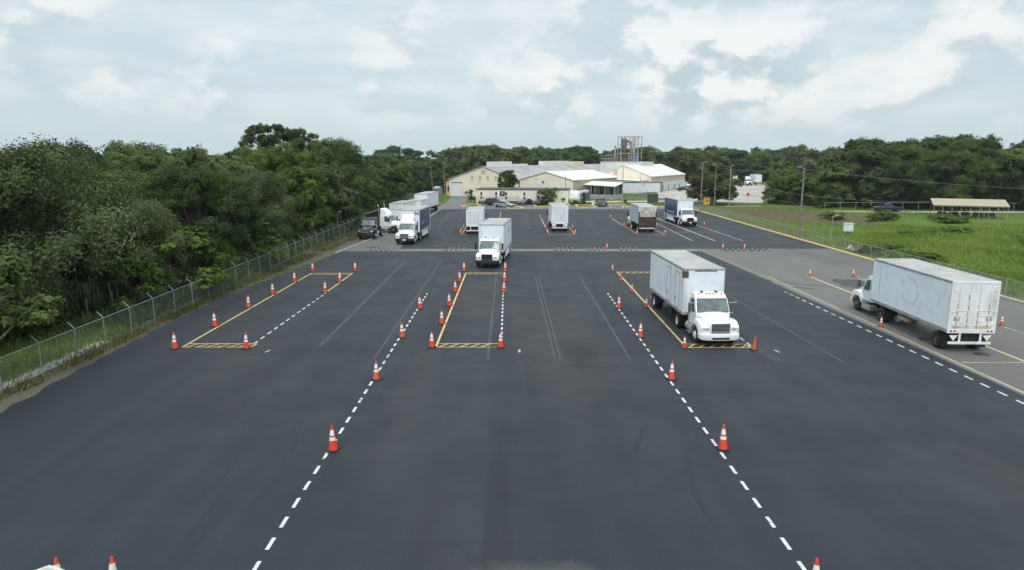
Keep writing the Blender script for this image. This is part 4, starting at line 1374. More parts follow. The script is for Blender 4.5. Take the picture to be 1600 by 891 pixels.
pole('tall wooden pole with lamp beside the field kerb, carrying wires to the right', 38.95, 92.3, 9.55, lamp=-.4, r=.15)
pole('wooden lamp pole behind the blue-sided truck', 37.0, 134.5, 9.95, lamp=.5)
pole('wooden pole with lamp in front of the round oak', 46.3, 157.0, 9.2, lamp=-.4)
pole('thin grey pole right of the round oak trunk', 49.8, 157.5, 9.1, lamp=.35, r=.12, m=M_galv)
pole('thin metal pole standing in front of the long white trailer', 25.35, 157.8, 9.0, r=.12, m=M_galv, lamp=-.3)
pole('short pole in front of the middle gabled warehouse', 13.4, 172.5, 6.4, r=.11)
pole('wooden pole with lamp by the peach annex', -19.6, 199.9, 9.9, lamp=.6, cross=.7)
pole('leaning wooden pole beside the dark shed left of the warehouse', -23.5, 205, 8.2).rotation_euler = (0, R(-4), 0)
pole('crossarm pole rising above the wood behind the parked trailers', -32.6, 223, 10.4, cross=1.6)
pole('tall slim steel mast rising above the wood', -43.9, 275, 15.8, name='mast', cat='mast', r=.25, m=M_galv)
pole('far slim mast above the trees behind the warehouse roof', -42, 520, 21, name='mast', cat='mast', r=.3, m=M_galv)
pole('far slim mast above the left wood', -165, 370, 19, name='mast', cat='mast', r=.25, m=M_galv)
pole('short pale lamp post behind the left fence', -25.3, 99, 3.1, name='lamp_post', cat='lamp post', r=.05, lamp=.18, m=M_galv)
pole('short white camera post standing in the field near the grey box', 41.75, 89.0, 3.4, name='camera_post', cat='post', r=.05, lamp=.3, m=M_galv)

# wires from the tall pole
def wires(name, label, a, bpt, sag, r=.013):
    pts = []
    for k in range(25):
        f = k / 24
        pts.append((a[0] + (bpt[0] - a[0]) * f, a[1] + (bpt[1] - a[1]) * f, a[2] + (bpt[2] - a[2]) * f - sag * 4 * f * (1 - f)))
    tag(MB().path(pts, r, 5).build(name, M_galv), label, 'wire', 'overhead wires')


wires('overhead_wire', 'overhead wire running from the tall lamp pole across the right wood', (38.95, 92.3, 9.3), (98, 95, 6.2), 1.0)
wires('overhead_wire', 'lower overhead wire sagging from the tall pole towards the field shelter', (38.95, 92.3, 5.9), (83, 130, 2.9), .5)
wires('overhead_wire', 'overhead wire running from the tall lamp pole towards the round oak', (38.95, 92.3, 9.3), (46.3, 157, 8.7), .5)
wires('overhead_wire', 'overhead wire running on behind the round oak', (49.8, 157.5, 6.6), (38.95, 92.3, 5.9), .4)

# ------------------------------------------------------------------ buildings
E1, D1 = Vector((.866, -.5)), Vector((.5, .866))          # along the front, into the depth
O1 = Vector((-18.2, 200.0))


def hall(root, o, wdt, depth, eave, apex, wallm, roofm, sidem=None, over=.25):
    """gabled hall: walls, two roof slopes with thickness"""
    P = lambda k, d, z: (o.x + E1.x * k + D1.x * d, o.y + E1.y * k + D1.y * d, z)
    w = MB()
    for d in (0, depth):
        w.add([P(0, d, -.3), P(wdt, d, -.3), P(wdt, d, eave), P(wdt / 2, d, apex), P(0, d, eave)], [(0, 1, 2, 3, 4)])
    w.quad(P(0, 0, -.3), P(0, depth, -.3), P(0, depth, eave), P(0, 0, eave))
    wl = w.build('wall', wallm, root)
    MB().quad(P(wdt, 0, -.3), P(wdt, depth, -.3), P(wdt, depth, eave), P(wdt, 0, eave)).build('side_wall', sidem or wallm, root)
    r = MB()
    sl = (apex - eave) / (wdt / 2)
    for s in (0, 1):
        ke = -over if s == 0 else wdt + over
        ze = eave - over * sl
        q = [(ke, ze), (wdt / 2, apex), (wdt / 2, apex + .18), (ke, ze + .18)]
        r.loft([[P(k, d, z + .02) for k, z in q] for d in (-over, depth + over)])
    ro = r.build('roof', roofm, root)
    rb = MB()
    k = 1.2
    return wl, ro, P


A = thing('warehouse', 'long cream gabled warehouse with grey roof and a white roller door, left of the group', 'warehouse')
wl, ro, P1 = hall(A, O1, 23.0, 105, 4.75, 8.35, M_cream, M_greyroof)


def onwall(P, name, m, parent, k0, k1, z0, z1, out=.05):
    mb = MB()
    mb.loft([[P(k0, d, z0), P(k1, d, z0), P(k1, d, z1), P(k0, d, z1)] for d in (-out, .02)])
    return mb.build(name, m, parent)


onwall(P1, 'roller_door', M_white, wl, 1.0, 4.2, -.2, 3.7)
onwall(P1, 'door_track', M_dark, wl, .8, 4.6, 3.78, 3.92, .12)
for k in (8.0, 10.6, 13.2, 15.8):
    onwall(P1, 'skylight_panel', M_yellowwin, wl, k - .35, k + .35, 4.6, 5.9)
onwall(P1, 'skylight_panel', M_yellowwin, wl, 11.0, 12.4, 6.3, 7.4)
for k in range(1, 12):
    onwall(P1, 'wall_seam', M_cream, wl, k * 2 - .03, k * 2 + .03, 0, 4.75 + min(k * 2, 23 - k * 2) * .3, .015)
onwall(P1, 'eave_trim', M_tan, wl, -.3, .1, 4.55, 4.85, .3)


def roofbox(label, d0, d1, off, hw, z0, z1, m, name='roof_monitor'):
    """long ventilator box standing on the ridge"""
    t = MB()
    c0 = O1 + E1 * (11.5 + off) + D1 * ((d0 + d1) / 2)
    t.obox(c0, E1, D1, hw, (d1 - d0) / 2, z0, z1)
    t.build(name, m, ro, bevel=.05)


roofbox('', 3.5, 15, 0, .9, 8.0, 9.75, M_whiteroof)
roofbox('', 17, 25, 0, .7, 8.0, 9.0, M_whiteroof)
roofbox('', 35.5, 53.6, 0, 1.0, 8.0, 9.8, M_whiteroof)
roofbox('', 57, 66, .3, 1.1, 7.9, 9.6, mat('pale_peach_wall', (0.72, .58, .44), .65), 'roof_penthouse')

t = thing('annex', 'small peach lean-to against the left corner of the grey-roofed warehouse', 'annex')
cc = O1 + E1 * (-1.3) + D1 * 3.5
w = MB()
q0, q1 = O1 + E1 * -1.6 + D1 * .6, O1 + E1 * -.06 + D1 * .6
w.loft([[(*(q0 + D1 * d), -.2), (*(q1 + D1 * d), -.2), (*(q1 + D1 * d), 4.4), (*(q0 + D1 * d), 4.0)] for d in (0, 7)])
w.build('wall', M_peach, t)
MB().obox(q0 + E1 * .9 - D1 * .03, E1, D1, .35, .03, 1.2, 2.6).build('window', M_dark, t)

B_ = thing('warehouse', 'cream gabled warehouse with bright white roof in the middle of the group', 'warehouse')
O2 = O1 + E1 * 23.6 - D1 * .15
wl2, ro2, P2 = hall(B_, O2, 15.9, 31, 5.0, 7.1, M_cream, M_whiteroof, M_tan)
onwall(P2, 'loading_door', M_bluewall, wl2, 5.2, 9.2, .2, 4.0)
onwall(P2, 'door_window', M_whiteroof, wl2, 6.6, 8.4, 1.8, 3.6, .09)
onwall(P2, 'flood_light', M_dark, wl2, 6.9, 7.3, 4.3, 4.7, .3)
for k in range(1, 8):
    onwall(P2, 'wall_seam', M_cream, wl2, k * 2 - .03, k * 2 + .03, 0, 5.0 + min(k * 2, 15.9 - k * 2) * .25, .015)
# lower block wall on the side
mb = MB()
mb.loft([[P2(15.9, d, -.2), P2(15.98, d, -.2), P2(15.98, d, 2.5), P2(15.9, d, 2.5)] for d in (0, 31)])
mb.build('lower_wall', M_bluewall, wl2)

C_ = thing('warehouse', 'cream gabled warehouse with white roof at the right end of the group', 'warehouse')
O3 = Vector((28.5, 229.9))
wl3, ro3, P3 = hall(C_, O3, 18.4, 38, 4.9, 8.4, M_cream, M_whiteroof, M_tan)
mb = MB()
mb.loft([[P3(18.4, d, -.2), P3(18.5, d, -.2), P3(18.5, d, 2.9), P3(18.4, d, 2.9)] for d in (0, 38)])
lw = mb.build('lower_wall', M_blockw, wl3)
for d in (6, 12, 18, 25, 31):
    mb = MB()
    mb.loft([[P3(18.5, d + a, .1), P3(18.55, d + a, .1), P3(18.55, d + a, 2.0), P3(18.5, d + a, 2.0)] for a in (0, .5)])
    mb.build('narrow_window', M_dark, lw)
onwall(P3, 'wall_vent', M_tan, wl3, 5.6, 7.0, 5.3, 6.8)
t = thing('annex', 'low pale blue flat-roofed annex in front of the right warehouse', 'annex')
q0 = O3 + E1 * 2 - D1 * 9
w = MB()
w.loft([[(*(q0 + D1 * d), -.2), (*(q0 + E1 * 15.5 + D1 * d), -.2), (*(q0 + E1 * 15.5 + D1 * d), 3.7), (*(q0 + D1 * d), 4.4)] for d in (0, 8.85)])
w.build('wall', M_bluewall, t)
w = MB()
w.loft([[(*(q0 - E1 * .2 + D1 * d), 4.43), (*(q0 + E1 * 15.8 + D1 * d), 3.72), (*(q0 + E1 * 15.8 + D1 * d), 3.9), (*(q0 - E1 * .2 + D1 * d), 4.62)] for d in (-.3, 8.8)])
w.build('roof', M_whiteroof, t)

# flat block with the process tower on it
t = thing('flat_block', 'tall pale flat-topped block carrying the steel process tower', 'building')
c4 = Vector((31.2, 244.0))
cm = c4 + E1 * 7.6 + D1 * 6
MB().obox(cm, E1, D1, 7.6, 6, 0, 9.3).build('wall', M_blockw, t)
MB().obox(cm, E1, D1, 7.75, 6.15, 9.28, 9.5).build('parapet', M_blockw, t)
tw = thing('process_tower', 'open rusty steel tower with cyclone and bent ducts on the pale block', 'tower', (*(c4 + E1 * 8.9 + D1 * 4.5), 9.5), math.atan2(E1.y, E1.x))
tw.scale = (.86, .74, 1)
M_steel = mat('weathered_tower_steel', (0.34, .33, .33), .6, .2, vary=.25, nscale=.6, dirt=((.25, .13, .08), .5, .7))
fr = MB()
HT_ = 8.6
xs_ = (-4.3, -2.9, .6, 1.6, 2.7, 4.3)
for x in xs_:
    for y in (-2.5, 2.5):
        fr.box(x - .13, x + .13, y - .13, y + .13, 0, HT_)
for z in (2.9, 6.0, HT_ - .1):
    for y in (-2.5, 2.5):
        fr.box(-4.3, 4.3, y - .08, y + .08, z - .1, z + .1)
    for x in (-4.3, .6, 4.3):
        fr.box(x - .08, x + .08, -2.5, 2.5, z - .1, z + .1)
for a, b2, c2, d2 in ((.6, 0, 1.6, 2.9), (1.6, 2.9, 2.7, 6), (2.7, 6, 4.3, 8.5), (.6, 6, 1.6, 2.9), (2.7, 0, 4.3, 2.9), (2.7, 2.9, 1.6, 6)):
    fr.tube((a, -2.5, b2), (c2, -2.5, d2), .06, n=5)
fr.build('steel_frame', M_steel, tw)
M_duct = mat('rusty_duct', (0.13, .085, .07), .75, vary=.3, nscale=1)
cy = MB().lathe([(.25, 2.6), (.35, 3.4), (1.15, 5.8), (1.15, 7.4), (.9, 7.8), (.5, 8.1), (.001, 8.1)], 18, c=(-2.2, 0, 0))
cy.build('cyclone', mat('rusty_cyclone', (0.15, .125, .115), .65, .2, vary=.3, nscale=.8, dirt=((.14, .07, .05), .5, .7)), tw, smooth=True)
du = MB()
arc = [(-1.2, 0, 7.0)] + [(-1.0 + 1.7 * math.sin(a), 0, 5.5 + 1.6 * math.cos(a)) for a in np.linspace(0.1, 1.57, 8)] + [(.7, 0, 0)]
du.path(arc, .36, 10)
du.tube((-3.6, 0, 8.0), (-3.6, 0, 2.5), .32, n=10).tube((-3.6, 0, 7.4), (-2.4, 0, 7.4), .3, n=10)
du.build('duct', M_duct, tw, smooth=True)
MB().lathe([(.6, 0), (.6, 1.8), (.2, 2.3), (.001, 2.3)], 14, c=(2.0, -.8, 0)).box(2.2, 3.6, -1, 1, 0, 2.2).build('blue_vessel', M_steelblue, tw)
MB().box(-2.8, -.2, -1.6, 1.0, 0, 1.4).tube((-1, .3, 0), (-1, .3, 3), .25, n=10).build('blower', M_duct, tw)
t = thing('railed_platform', 'railed steel platform with a thin stack left of the process tower', 'platform', (*(c4 + E1 * 1.9 + D1 * 4.5), 9.5), math.atan2(E1.y, E1.x))
rl = MB()
for x in np.linspace(-3.2, 3.2, 9):
    rl.tube((x, -2, 0), (x, -2, 2.0 + .12 * (x + 3.2)), .05, n=5)
    rl.tube((x, 2, 0), (x, 2, 2.0 + .12 * (x + 3.2)), .05, n=5)
for y in (-2, 2):
    for z in (1.0, 2.0):
        rl.tube((-3.2, y, z), (3.2, y, z + .12 * 6.4 * z / 2), .06, n=5)
rl.build('railing', M_steel, t)
MB().tube((1.6, 0, 0), (1.6, 0, 5.6), .33, n=12).build('thin_stack', M_steel, t, smooth=True)
MB().box(-2.6, .6, -1.2, 1.2, 0, 1.0).box(.8, 2.9, -1, 1, 0, 1.3).build('machinery', M_duct, t)

# office
U = Vector((math.cos(R(-8)), math.sin(R(-8))))
V = Vector((-U.y, U.x))
o5 = Vector((-8.55, 165.0))
t = thing('office_building', 'low cream flat-roofed office with dark trim in front of the warehouses', 'office')
c5 = o5 + U * 11 + V * 4
wl5 = MB().obox(c5, U, V, 11, 4, -.1, 3.4).build('wall', M_creamlt, t)
MB().obox(c5, U, V, 11.15, 4.15, 3.38, 3.55).build('roof_trim', mat('dark_brown_trim', (0.07, .055, .045), .6), t)


def pw(name, m, k0, k1, z0, z1, out=.04):
    c = o5 + U * ((k0 + k1) / 2) - V * (out / 2)
    MB().obox(c, U, V, (k1 - k0) / 2, out / 2 + .01, z0, z1).build(name, m, wl5)


for k in (1.0, 4.6, 7.0, 11.4, 16.5):
    pw('window', M_win, k, k + .42, 2.0, 2.75)
    pw('window', M_win, k, k + .42, 1.1, 1.75)
pw('wall_sign', M_dark, 5.7, 6.9, 1.9, 3.0, .08)
pw('sign_emblem', M_galv, 6.1, 6.55, 2.2, 2.8, .10)
for k in range(2, 21, 2):
    pw('wall_seam', M_creamlt, k - .02, k + .02, 0, 3.35, .015)
t = thing('entry_ramp', 'dark railed wooden ramp along the front of the cream office', 'ramp')
rp = MB()
for (k0, k1, z) in ((.8, 3.8, .75), (6.0, 10.6, .75)):
    c = o5 + U * ((k0 + k1) / 2) - V * 1.1
    rp.obox(c, U, V, (k1 - k0) / 2, .8, 0, z)
rp.build('deck', mat('dark_ramp_wood', (0.10, .095, .09), .8, vary=.3), t)
rl = MB()
for k in list(np.arange(.8, 10.8, .65)):
    p = o5 + U * k - V * 1.85
    rl.tube((p.x, p.y, 0), (p.x, p.y, 1.75), .035, n=5)
for z in (1.3, 1.75):
    a, e = o5 + U * .8 - V * 1.85, o5 + U * 10.6 - V * 1.85
    rl.tube((a.x, a.y, z), (e.x, e.y, z), .04, n=5)
rl.build('railing', M_darkbin, t)

# loading dock beside the middle warehouse
t = thing('loading_dock', 'shaded loading dock with sloping white canopy beside the middle warehouse', 'dock')
q0 = O2 + E1 * 16.3 + D1 * 7
ctr = q0 + E1 * 4.5 + D1 * 2.0
MB().obox(ctr, E1, D1, 4.5, 3.0, -.1, 1.15).build('platform', M_conc, t)
MB().obox(ctr + D1 * 2.4, E1, D1, 4.4, .3, 1.16, 3.9).build('back_wall', mat('dark_dock_wall', (0.075, .09, .10), .7, vary=.3), t)
cp = MB()
a = ctr - E1 * 4.6
cp.loft([[(*(a + D1 * d), z), (*(a + E1 * 9.2 + D1 * d), z - .35), (*(a + E1 * 9.2 + D1 * d), z - .2), (*(a + D1 * d), z + .15)] for d, z in ((-3.3, 3.7), (2.6, 4.5))])
cp.build('canopy', M_whiteroof, t)
for k in (-4.2, -1.4, 1.4, 4.2):
    p = ctr + E1 * k - D1 * 2.7
    MB().tube((p.x, p.y, 1.15), (p.x, p.y, 3.6), .11, n=8).build('canopy_post', M_galv, t)
for k in (-2.8, .2, 2.8):
    p = ctr + E1 * k + D1 * 2.06
    MB().obox(p, E1, D1, .9, .05, 1.2, 3.3).build('dock_door', M_galv, t)
rl = MB()
a, e = q0 - D1 * 3 - E1 * 4, q0 - D1 * 3 + E1 * 5
for z in (.6, 1.1):
    rl.tube((a.x, a.y, z), (e.x, e.y, z), .05, n=5)
for f in np.linspace(0, 1, 8):
    p = a + (e - a) * f
    rl.tube((p.x, p.y, 0), (p.x, p.y, 1.1), .05, n=5)
rl.build('ramp_railing', M_galv, t)

# long white trailer standing across behind the lot
t = thing('semi_trailer', 'long white ribbed trailer standing crosswise beside the loading dock', 'trailer', (36.4, 202.5, .0), R(5))
bx = MB().box(-7.6, 7.6, -1.3, 1.3, .95, 3.7).build('cargo_box', M_box, t, bevel=.03)
rb = MB()
for k in range(26):
    x = -7.4 + k * .59
    rb.box(x - .06, x + .06, -1.345, -1.29, 1.0, 3.6)
rb.build('rib', M_alu, bx)
MB().box(-7.65, -6.9, -1.36, 1.34, .9, 3.75).box(6.95, 7.65, -1.36, 1.34, .9, 3.75).build('dark_end', mat('grey_trailer_end', (0.2, .22, .24), .6), bx)
MB().box(-7.65, 7.65, -1.37, 1.35, 3.66, 3.8).build('top_rail', M_frame, bx)
for x in (-5.9, -4.7):
    for s in (-1, 1):
        o = MB().lathe([(.28, -.28), (.48, -.28), (.5, -.2), (.5, .2), (.48, .28), (.28, .28)], 18, 'x').build('wheel', M_tyre, t, smooth=True, loc=(x, s * .95, .5), rot=(0, 0, R(90)))
for s in (-1, 1):
    MB().box(4.6, 4.75, s * .7 - .07, s * .7 + .07, .1, .95).build('landing_leg', M_alu, t)

# field shelter
t = thing('field_shelter', 'open shelter with long beige roof on thin posts at the edge of the right wood', 'shelter', (84.1, 126.3, 0), R(-24.0))
rf = MB()
rf.loft([[(x, -2.2, 2.2), (x, 2.2, 3.2), (x, 2.2, 3.28), (x, -2.2, 2.28)] for x in (-5.9, 5.9)])
rfo = rf.build('roof', M_beigeroof, t)
for k in range(9):
    for y in (-1.95, 1.95):
        MB().box(-5.7 + k * 1.425 - .04, -5.7 + k * 1.425 + .04, y - .04, y + .04, -.5, 2.22 if y < 0 else 3.1).build('post', M_galv if y < 0 else M_wood, t)
MB().box(-5.85, 5.85, -2.02, -1.9, 2.02, 2.17).build('front_beam', M_beigeroof, t)
sb = thing('bench_stack', 'dark stacked benches stored under the beige field shelter', 'benches', (84.3, 126.8, -.05), R(-24))
mb = MB()
for k in range(1, 6):
    mb.box(-6.6 + k * 1.9, -5.1 + k * 1.9, -.6, .6, .35, .45)
    mb.box(-6.4 + k * 1.9, -6.3 + k * 1.9, -.5, .5, 0, .35).box(-5.4 + k * 1.9, -5.3 + k * 1.9, -.5, .5, 0, .35)
    mb.box(-6.6 + k * 1.9, -5.1 + k * 1.9, .4, .5, .45, .95)
mb.build('bench', M_darkbin, sb)

# small shed close to the camera, only its roof peak shows
t = thing('guard_shed', 'small beige shed whose white-edged roof peak shows at the lower left corner', 'shed', (-9.48, 10.24, 0), R(0))
w = MB().box(-1.15, 1.15, .12, 2.2, 0, 2.02).build('wall', M_beigewall, t)
MB().add([(-1.15, .12, 2.02), (1.15, .12, 2.02), (0, .12, 2.46), (-1.15, 2.2, 2.02), (1.15, 2.2, 2.02), (0, 2.2, 2.46)], [(0, 1, 2), (3, 5, 4)]).build('gable', M_beigewall, w)
r = MB()
for s in (-1, 1):
    r.loft([[(0, y, 2.5), (s * 1.4, y, 1.97), (s * 1.4, y, 2.05), (0, y, 2.58)] for y in (.06, 2.4)])
r.build('roof', M_beigewall, t)
f = MB()
for s in (-1, 1):
    for yy in (-.02, 2.4):
        f.loft([[(0, y, 2.42), (s * 1.42, y, 1.88), (s * 1.42, y, 2.06), (0, y, 2.60)] for y in (yy, yy + .075)])
f.build('roof_trim', M_trim, t)

# ------------------------------------------------------------------ cars and campers at the far end
def car(name, label, cat, x, y, rz, paint, kind='sedan', group='cars parked round the office'):
    """forward -y, origin on the ground at the middle"""
    t = thing(name, label, cat, (x, y, 0), R(rz), group)
    if kind == 'sedan':
        L, hw, low = 4.7, .90, [(-2.35, .42), (-2.3, .68), (-1.2, .88), (1.55, .95), (2.25, .92), (2.35, .6), (2.3, .34), (-2.25, .30)]
        cab = [(-1.15, .86), (-.35, 1.36), (.2, 1.44), (.95, 1.38), (1.85, .94)]
        win = ((-1.02, .90), (-.33, 1.33), (.95, 1.34), (1.62, .96))
    elif kind == 'suv':
        L, hw, low = 4.8, .95, [(-2.4, .45), (-2.35, .85), (-1.25, 1.05), (2.3, 1.08), (2.4, .7), (2.35, .38), (-2.3, .36)]
        cab = [(-1.2, 1.0), (-.45, 1.62), (.1, 1.74), (1.9, 1.70), (2.3, 1.06)]
        win = ((-1.05, 1.08), (-.42, 1.56), (1.85, 1.60), (2.15, 1.10))
    else:
        L, hw, low = 5.6, .98, [(-2.8, .5), (-2.75, 1.0), (-1.3, 1.14), (2.75, 1.14), (2.8, .7), (2.75, .5), (-2.7, .42)]
        cab = [(-1.25, 1.1), (-.6, 1.72), (.0, 1.84), (.75, 1.80), (.95, 1.12)]
        win = ((-1.08, 1.18), (-.58, 1.66), (.7, 1.70), (.82, 1.18))
    b_ = MB().prism(low, -hw, hw).build('body', paint, t, bevel=.09, segs=3, smooth=True)
    zb = cab[0][1]
    tp = lambda z: 1 - .16 * max(0, z - zb) / .7
    MB().prism(cab, -hw * .97, hw * .97, tp).build('cabin', paint, t, bevel=.06, segs=2, smooth=True)
    g = MB()
    for s in (-1, 1):
        g.add([(s * (hw * .97 * tp(z) + .012), y_, z) for y_, z in win], [(0, 1, 2, 3)])
    g.build('side_window', M_win, t)
    g = MB()
    (ya, za), (yb, zb2) = cab[0], cab[1]
    g.add([(sx * hw * .97 * tp(z) * .92, y_ - .03, z + .015) for sx, y_, z in ((-1, ya + .06, za + .05), (1, ya + .06, za + .05), (1, yb - .03, zb2 - .03), (-1, yb - .03, zb2 - .03))], [(0, 1, 2, 3)])
    g.build('windshield', M_glass, t)
    g = MB()
    (ya, za), (yb, zb2) = cab[-1], cab[-2]
    g.add([(sx * hw * .97 * tp(z) * .9, y_ + .03, z + .015) for sx, y_, z in ((-1, ya - .1, za + .06), (1, ya - .1, za + .06), (1, yb + .02, zb2 - .03), (-1, yb + .02, zb2 - .03))], [(0, 1, 2, 3)])
    g.build('rear_window', M_win, t)
    wb = L * .29
    for s in (-1, 1):
        for y_ in (-wb, wb):
            MB().lathe([(.18, -.11), (.31, -.11), (.34, -.06), (.34, .06), (.31, .11), (.18, .11)], 18, 'x').lathe([(.2, s * .10), (.12, s * .07), (.001, s * .09)], 14, 'x').build('wheel', M_tyre, t, smooth=True, loc=(s * (hw - .1), y_, .34))
        MB().box(*sorted((s * hw * .55, s * hw * .9)), -L / 2 - .02, -L / 2 + .2, .58, .72).build('headlight', M_lamp, t, bevel=.02)
        MB().box(*sorted((s * hw * .6, s * hw * .95)), L / 2 - .15, L / 2 + .012, .66, .82).build('tail_light', M_red, t, bevel=.02)
    MB().box(-hw * .5, hw * .5, -L / 2 - .012, -L / 2 + .1, .42, .6).build('grille', M_black, t)
    MB().box(-.25, .25, L / 2 - .02, L / 2 + .01, .55, .66).build('licence_plate', M_white, t)
    return t


P_silver = mat('silver_car_paint', (0.42, .45, .47), .25, .5, vary=.04, coat=.5)
P_char = mat('charcoal_car_paint', (0.03, .033, .038), .22, .2, vary=.1, coat=.5)
P_navy = mat('navy_car_paint', (0.02, .032, .06), .22, .2, vary=.1, coat=.5)
P_plum = mat('dark_plum_car_paint', (0.045, .025, .035), .22, .2, vary=.1, coat=.5)
P_red = mat('red_car_paint', (0.33, .02, .02), .25, .1, vary=.08, coat=.5)
P_grey = mat('grey_car_paint', (0.11, .115, .12), .25, .4, vary=.08, coat=.5)
P_white = mat('white_car_paint', (0.75, .76, .76), .25, vary=.03, coat=.5)
car('parked_car', 'silver sedan parked beside the small grass island in front of the office', 'car', -1.7, 152.6, 62, P_silver)
car('parked_car', 'dark navy car parked behind the silver sedan by the office ramp', 'car', -3.8, 158.6, 75, P_navy, 'suv')
car('parked_car', 'black car parked close to the small trees at the office', 'car', 6.6, 160.9, -25, P_plum, 'suv')
car('parked_car', 'charcoal car parked between the silver sedan and the small trees', 'car', 3.2, 161.2, -30, P_char)
car('pickup_truck', 'charcoal pickup truck parked alone on the striped stalls', 'pickup', 20.3, 156.6, 184, P_grey, 'pickup')
car('parked_car', 'dark car first in the row beside the right warehouse', 'car', 57.0, 228.5, 65, P_navy, group='cars beside the right warehouse')
car('parked_car', 'red car second in the row beside the right warehouse', 'car', 60.6, 234.5, 60, P_red, group='cars beside the right warehouse')
car('parked_car', 'grey car third in the row beside the right warehouse', 'car', 64.0, 239.5, 60, P_grey, 'suv', group='cars beside the right warehouse')
car('parked_car', 'dark blue pickup standing on the pale road under the right wood', 'pickup', 76.5, 139.8, 78, P_navy, 'pickup')
car('van', 'white van at the far corner of the right warehouse', 'van', 66.0, 262, 20, P_white, 'suv', group='vehicles far right')


def camper(label, x, y, rz, L=7.0, slide=True):
    t = thing('camper_trailer', label, 'camper', (x, y, 0), R(rz), 'camper trailers behind the grass island')
    b_ = MB().prism([(-L / 2, 1.0), (-L / 2 - .12, 1.5), (-L / 2 + .25, 2.6), (-L / 2 + .9, 3.12), (L / 2 - .1, 3.15), (L / 2, 3.0), (L / 2, .55), (-L / 2 + .9, .55)], -1.2, 1.2)
    bo = b_.build('body', P_white, t, bevel=.08, segs=3, smooth=True)
    for s in (-1, 1):
        MB().box(*sorted((s * 1.19, s * 1.215)), -L / 2 + 1.1, L / 2 - .05, .6, 1.1).build('dark_stripe', P_grey, bo)
        g = MB()
        for y_ in (-1.0, .3, 1.5):
            g.box(*sorted((s * 1.19, s * 1.225)), y_, y_ + .8, 1.8, 2.5)
        g.build('side_window', M_win, bo)
        MB().box(*sorted((s * 1.19, s * 1.22)), -1.95, -1.3, .65, 2.55).build('door', M_dark, bo)
        for y_ in (.2, 1.1):
            MB().lathe([(.15, -.11), (.33, -.11), (.36, -.05), (.36, .05), (.33, .11), (.15, .11)], 16, 'x').build('wheel', M_tyre, t, smooth=True, loc=(s * 1.08, y_, .36))
    if slide:
        MB().box(1.2, 1.9, -.6, 2.4, .8, 2.7).build('slide_out', P_char, t, bevel=.04)
        MB().box(1.89, 1.915, -.2, .5, 1.6, 2.4).box(1.89, 1.915, 1.2, 1.9, 1.6, 2.4).build('slide_out_window', M_win, t)
    MB().box(-.4, .4, -.5, .4, 3.14, 3.38).box(-.3, .3, 1.5, 2.1, 3.14, 3.3).build('roof_unit', M_black, t, bevel=.04)
    MB().tube((-.6, -L / 2 + .5, .5), (0, -L / 2 - 1.1, .5), .05, n=6).tube((.6, -L / 2 + .5, .5), (0, -L / 2 - 1.1, .5), .05, n=6).tube((0, -L / 2 - .9, 0), (0, -L / 2 - .9, .8), .04, n=6).build('tow_frame', M_frame, t)
    MB().tube((-.2, -L / 2 - .45, .6), (-.2, -L / 2 - .45, 1.0), .16, n=10).build('gas_bottle', P_white, t, smooth=True)
    return t


camper('white camper trailer with dark slide-out, nose towards the lot', 16.1, 165.5, -28)
camper('white camper trailer half hidden behind the small trees', 11.8, 168.5, -30, 6.0, False)

# far right yard
t = thing('box_truck', 'white truck facing the camera far off on the pale gravel yard', 'truck', (93.8, 272, 0), R(0), 'trucks on the far gravel yard')
tractor(t, M_white, 'black', 'black', fairing=True, sleeper=.6)
t = thing('semi_trailer', 'white trailer far off on the gravel yard, right of the far truck', 'trailer', (98.5, 276, 0), R(-6), 'trucks on the far gravel yard')
cargo(t, 0, 9, z1=4.3, z0=1.1, front=M_box)
t = thing('semi_trailer', 'cream trailer far off on the gravel yard half behind the round oak', 'trailer', (88.5, 275, 0), R(0), 'trucks on the far gravel yard')
cargo(t, 0, 9, z1=3.9, z0=1.1, side=M_creamlt, front=M_creamlt)


def bin_(name, label, x, y, m, w, d, h, rz=0):
    t = thing(name, label, name.replace('_', ' '), (x, y, 0), R(rz))
    MB().loft([[(-w / 2 * .92, -d / 2 * .92, .1), (w / 2 * .92, -d / 2 * .92, .1), (w / 2 * .92, d / 2 * .92, .1), (-w / 2 * .92, d / 2 * .92, .1)],
               [(-w / 2, -d / 2, h), (w / 2, -d / 2, h), (w / 2, d / 2, h), (-w / 2, d / 2, h)]]).build('container', m, t, bevel=.03)
    MB().loft([[(-w / 2 - .05, -d / 2 - .05, h), (w / 2 + .05, -d / 2 - .05, h), (w / 2 + .05, d / 2 + .05, h), (-w / 2 - .05, d / 2 + .05, h)],
               [(-w / 2, -d / 2, h + .12), (w / 2, -d / 2, h + .12), (w / 2, d / 2, h + .25), (-w / 2, d / 2, h + .25)]]).build('lid', M_darkbin if m is not M_darkbin else M_black, t)
    for sx in (-1, 1):
        for sy in (-1, 1):
            MB().tube((sx * w * .36 - .03, sy * d * .36, .06), (sx * w * .36 + .03, sy * d * .36, .06), .06, n=8).build('caster', M_black, t)
    return t


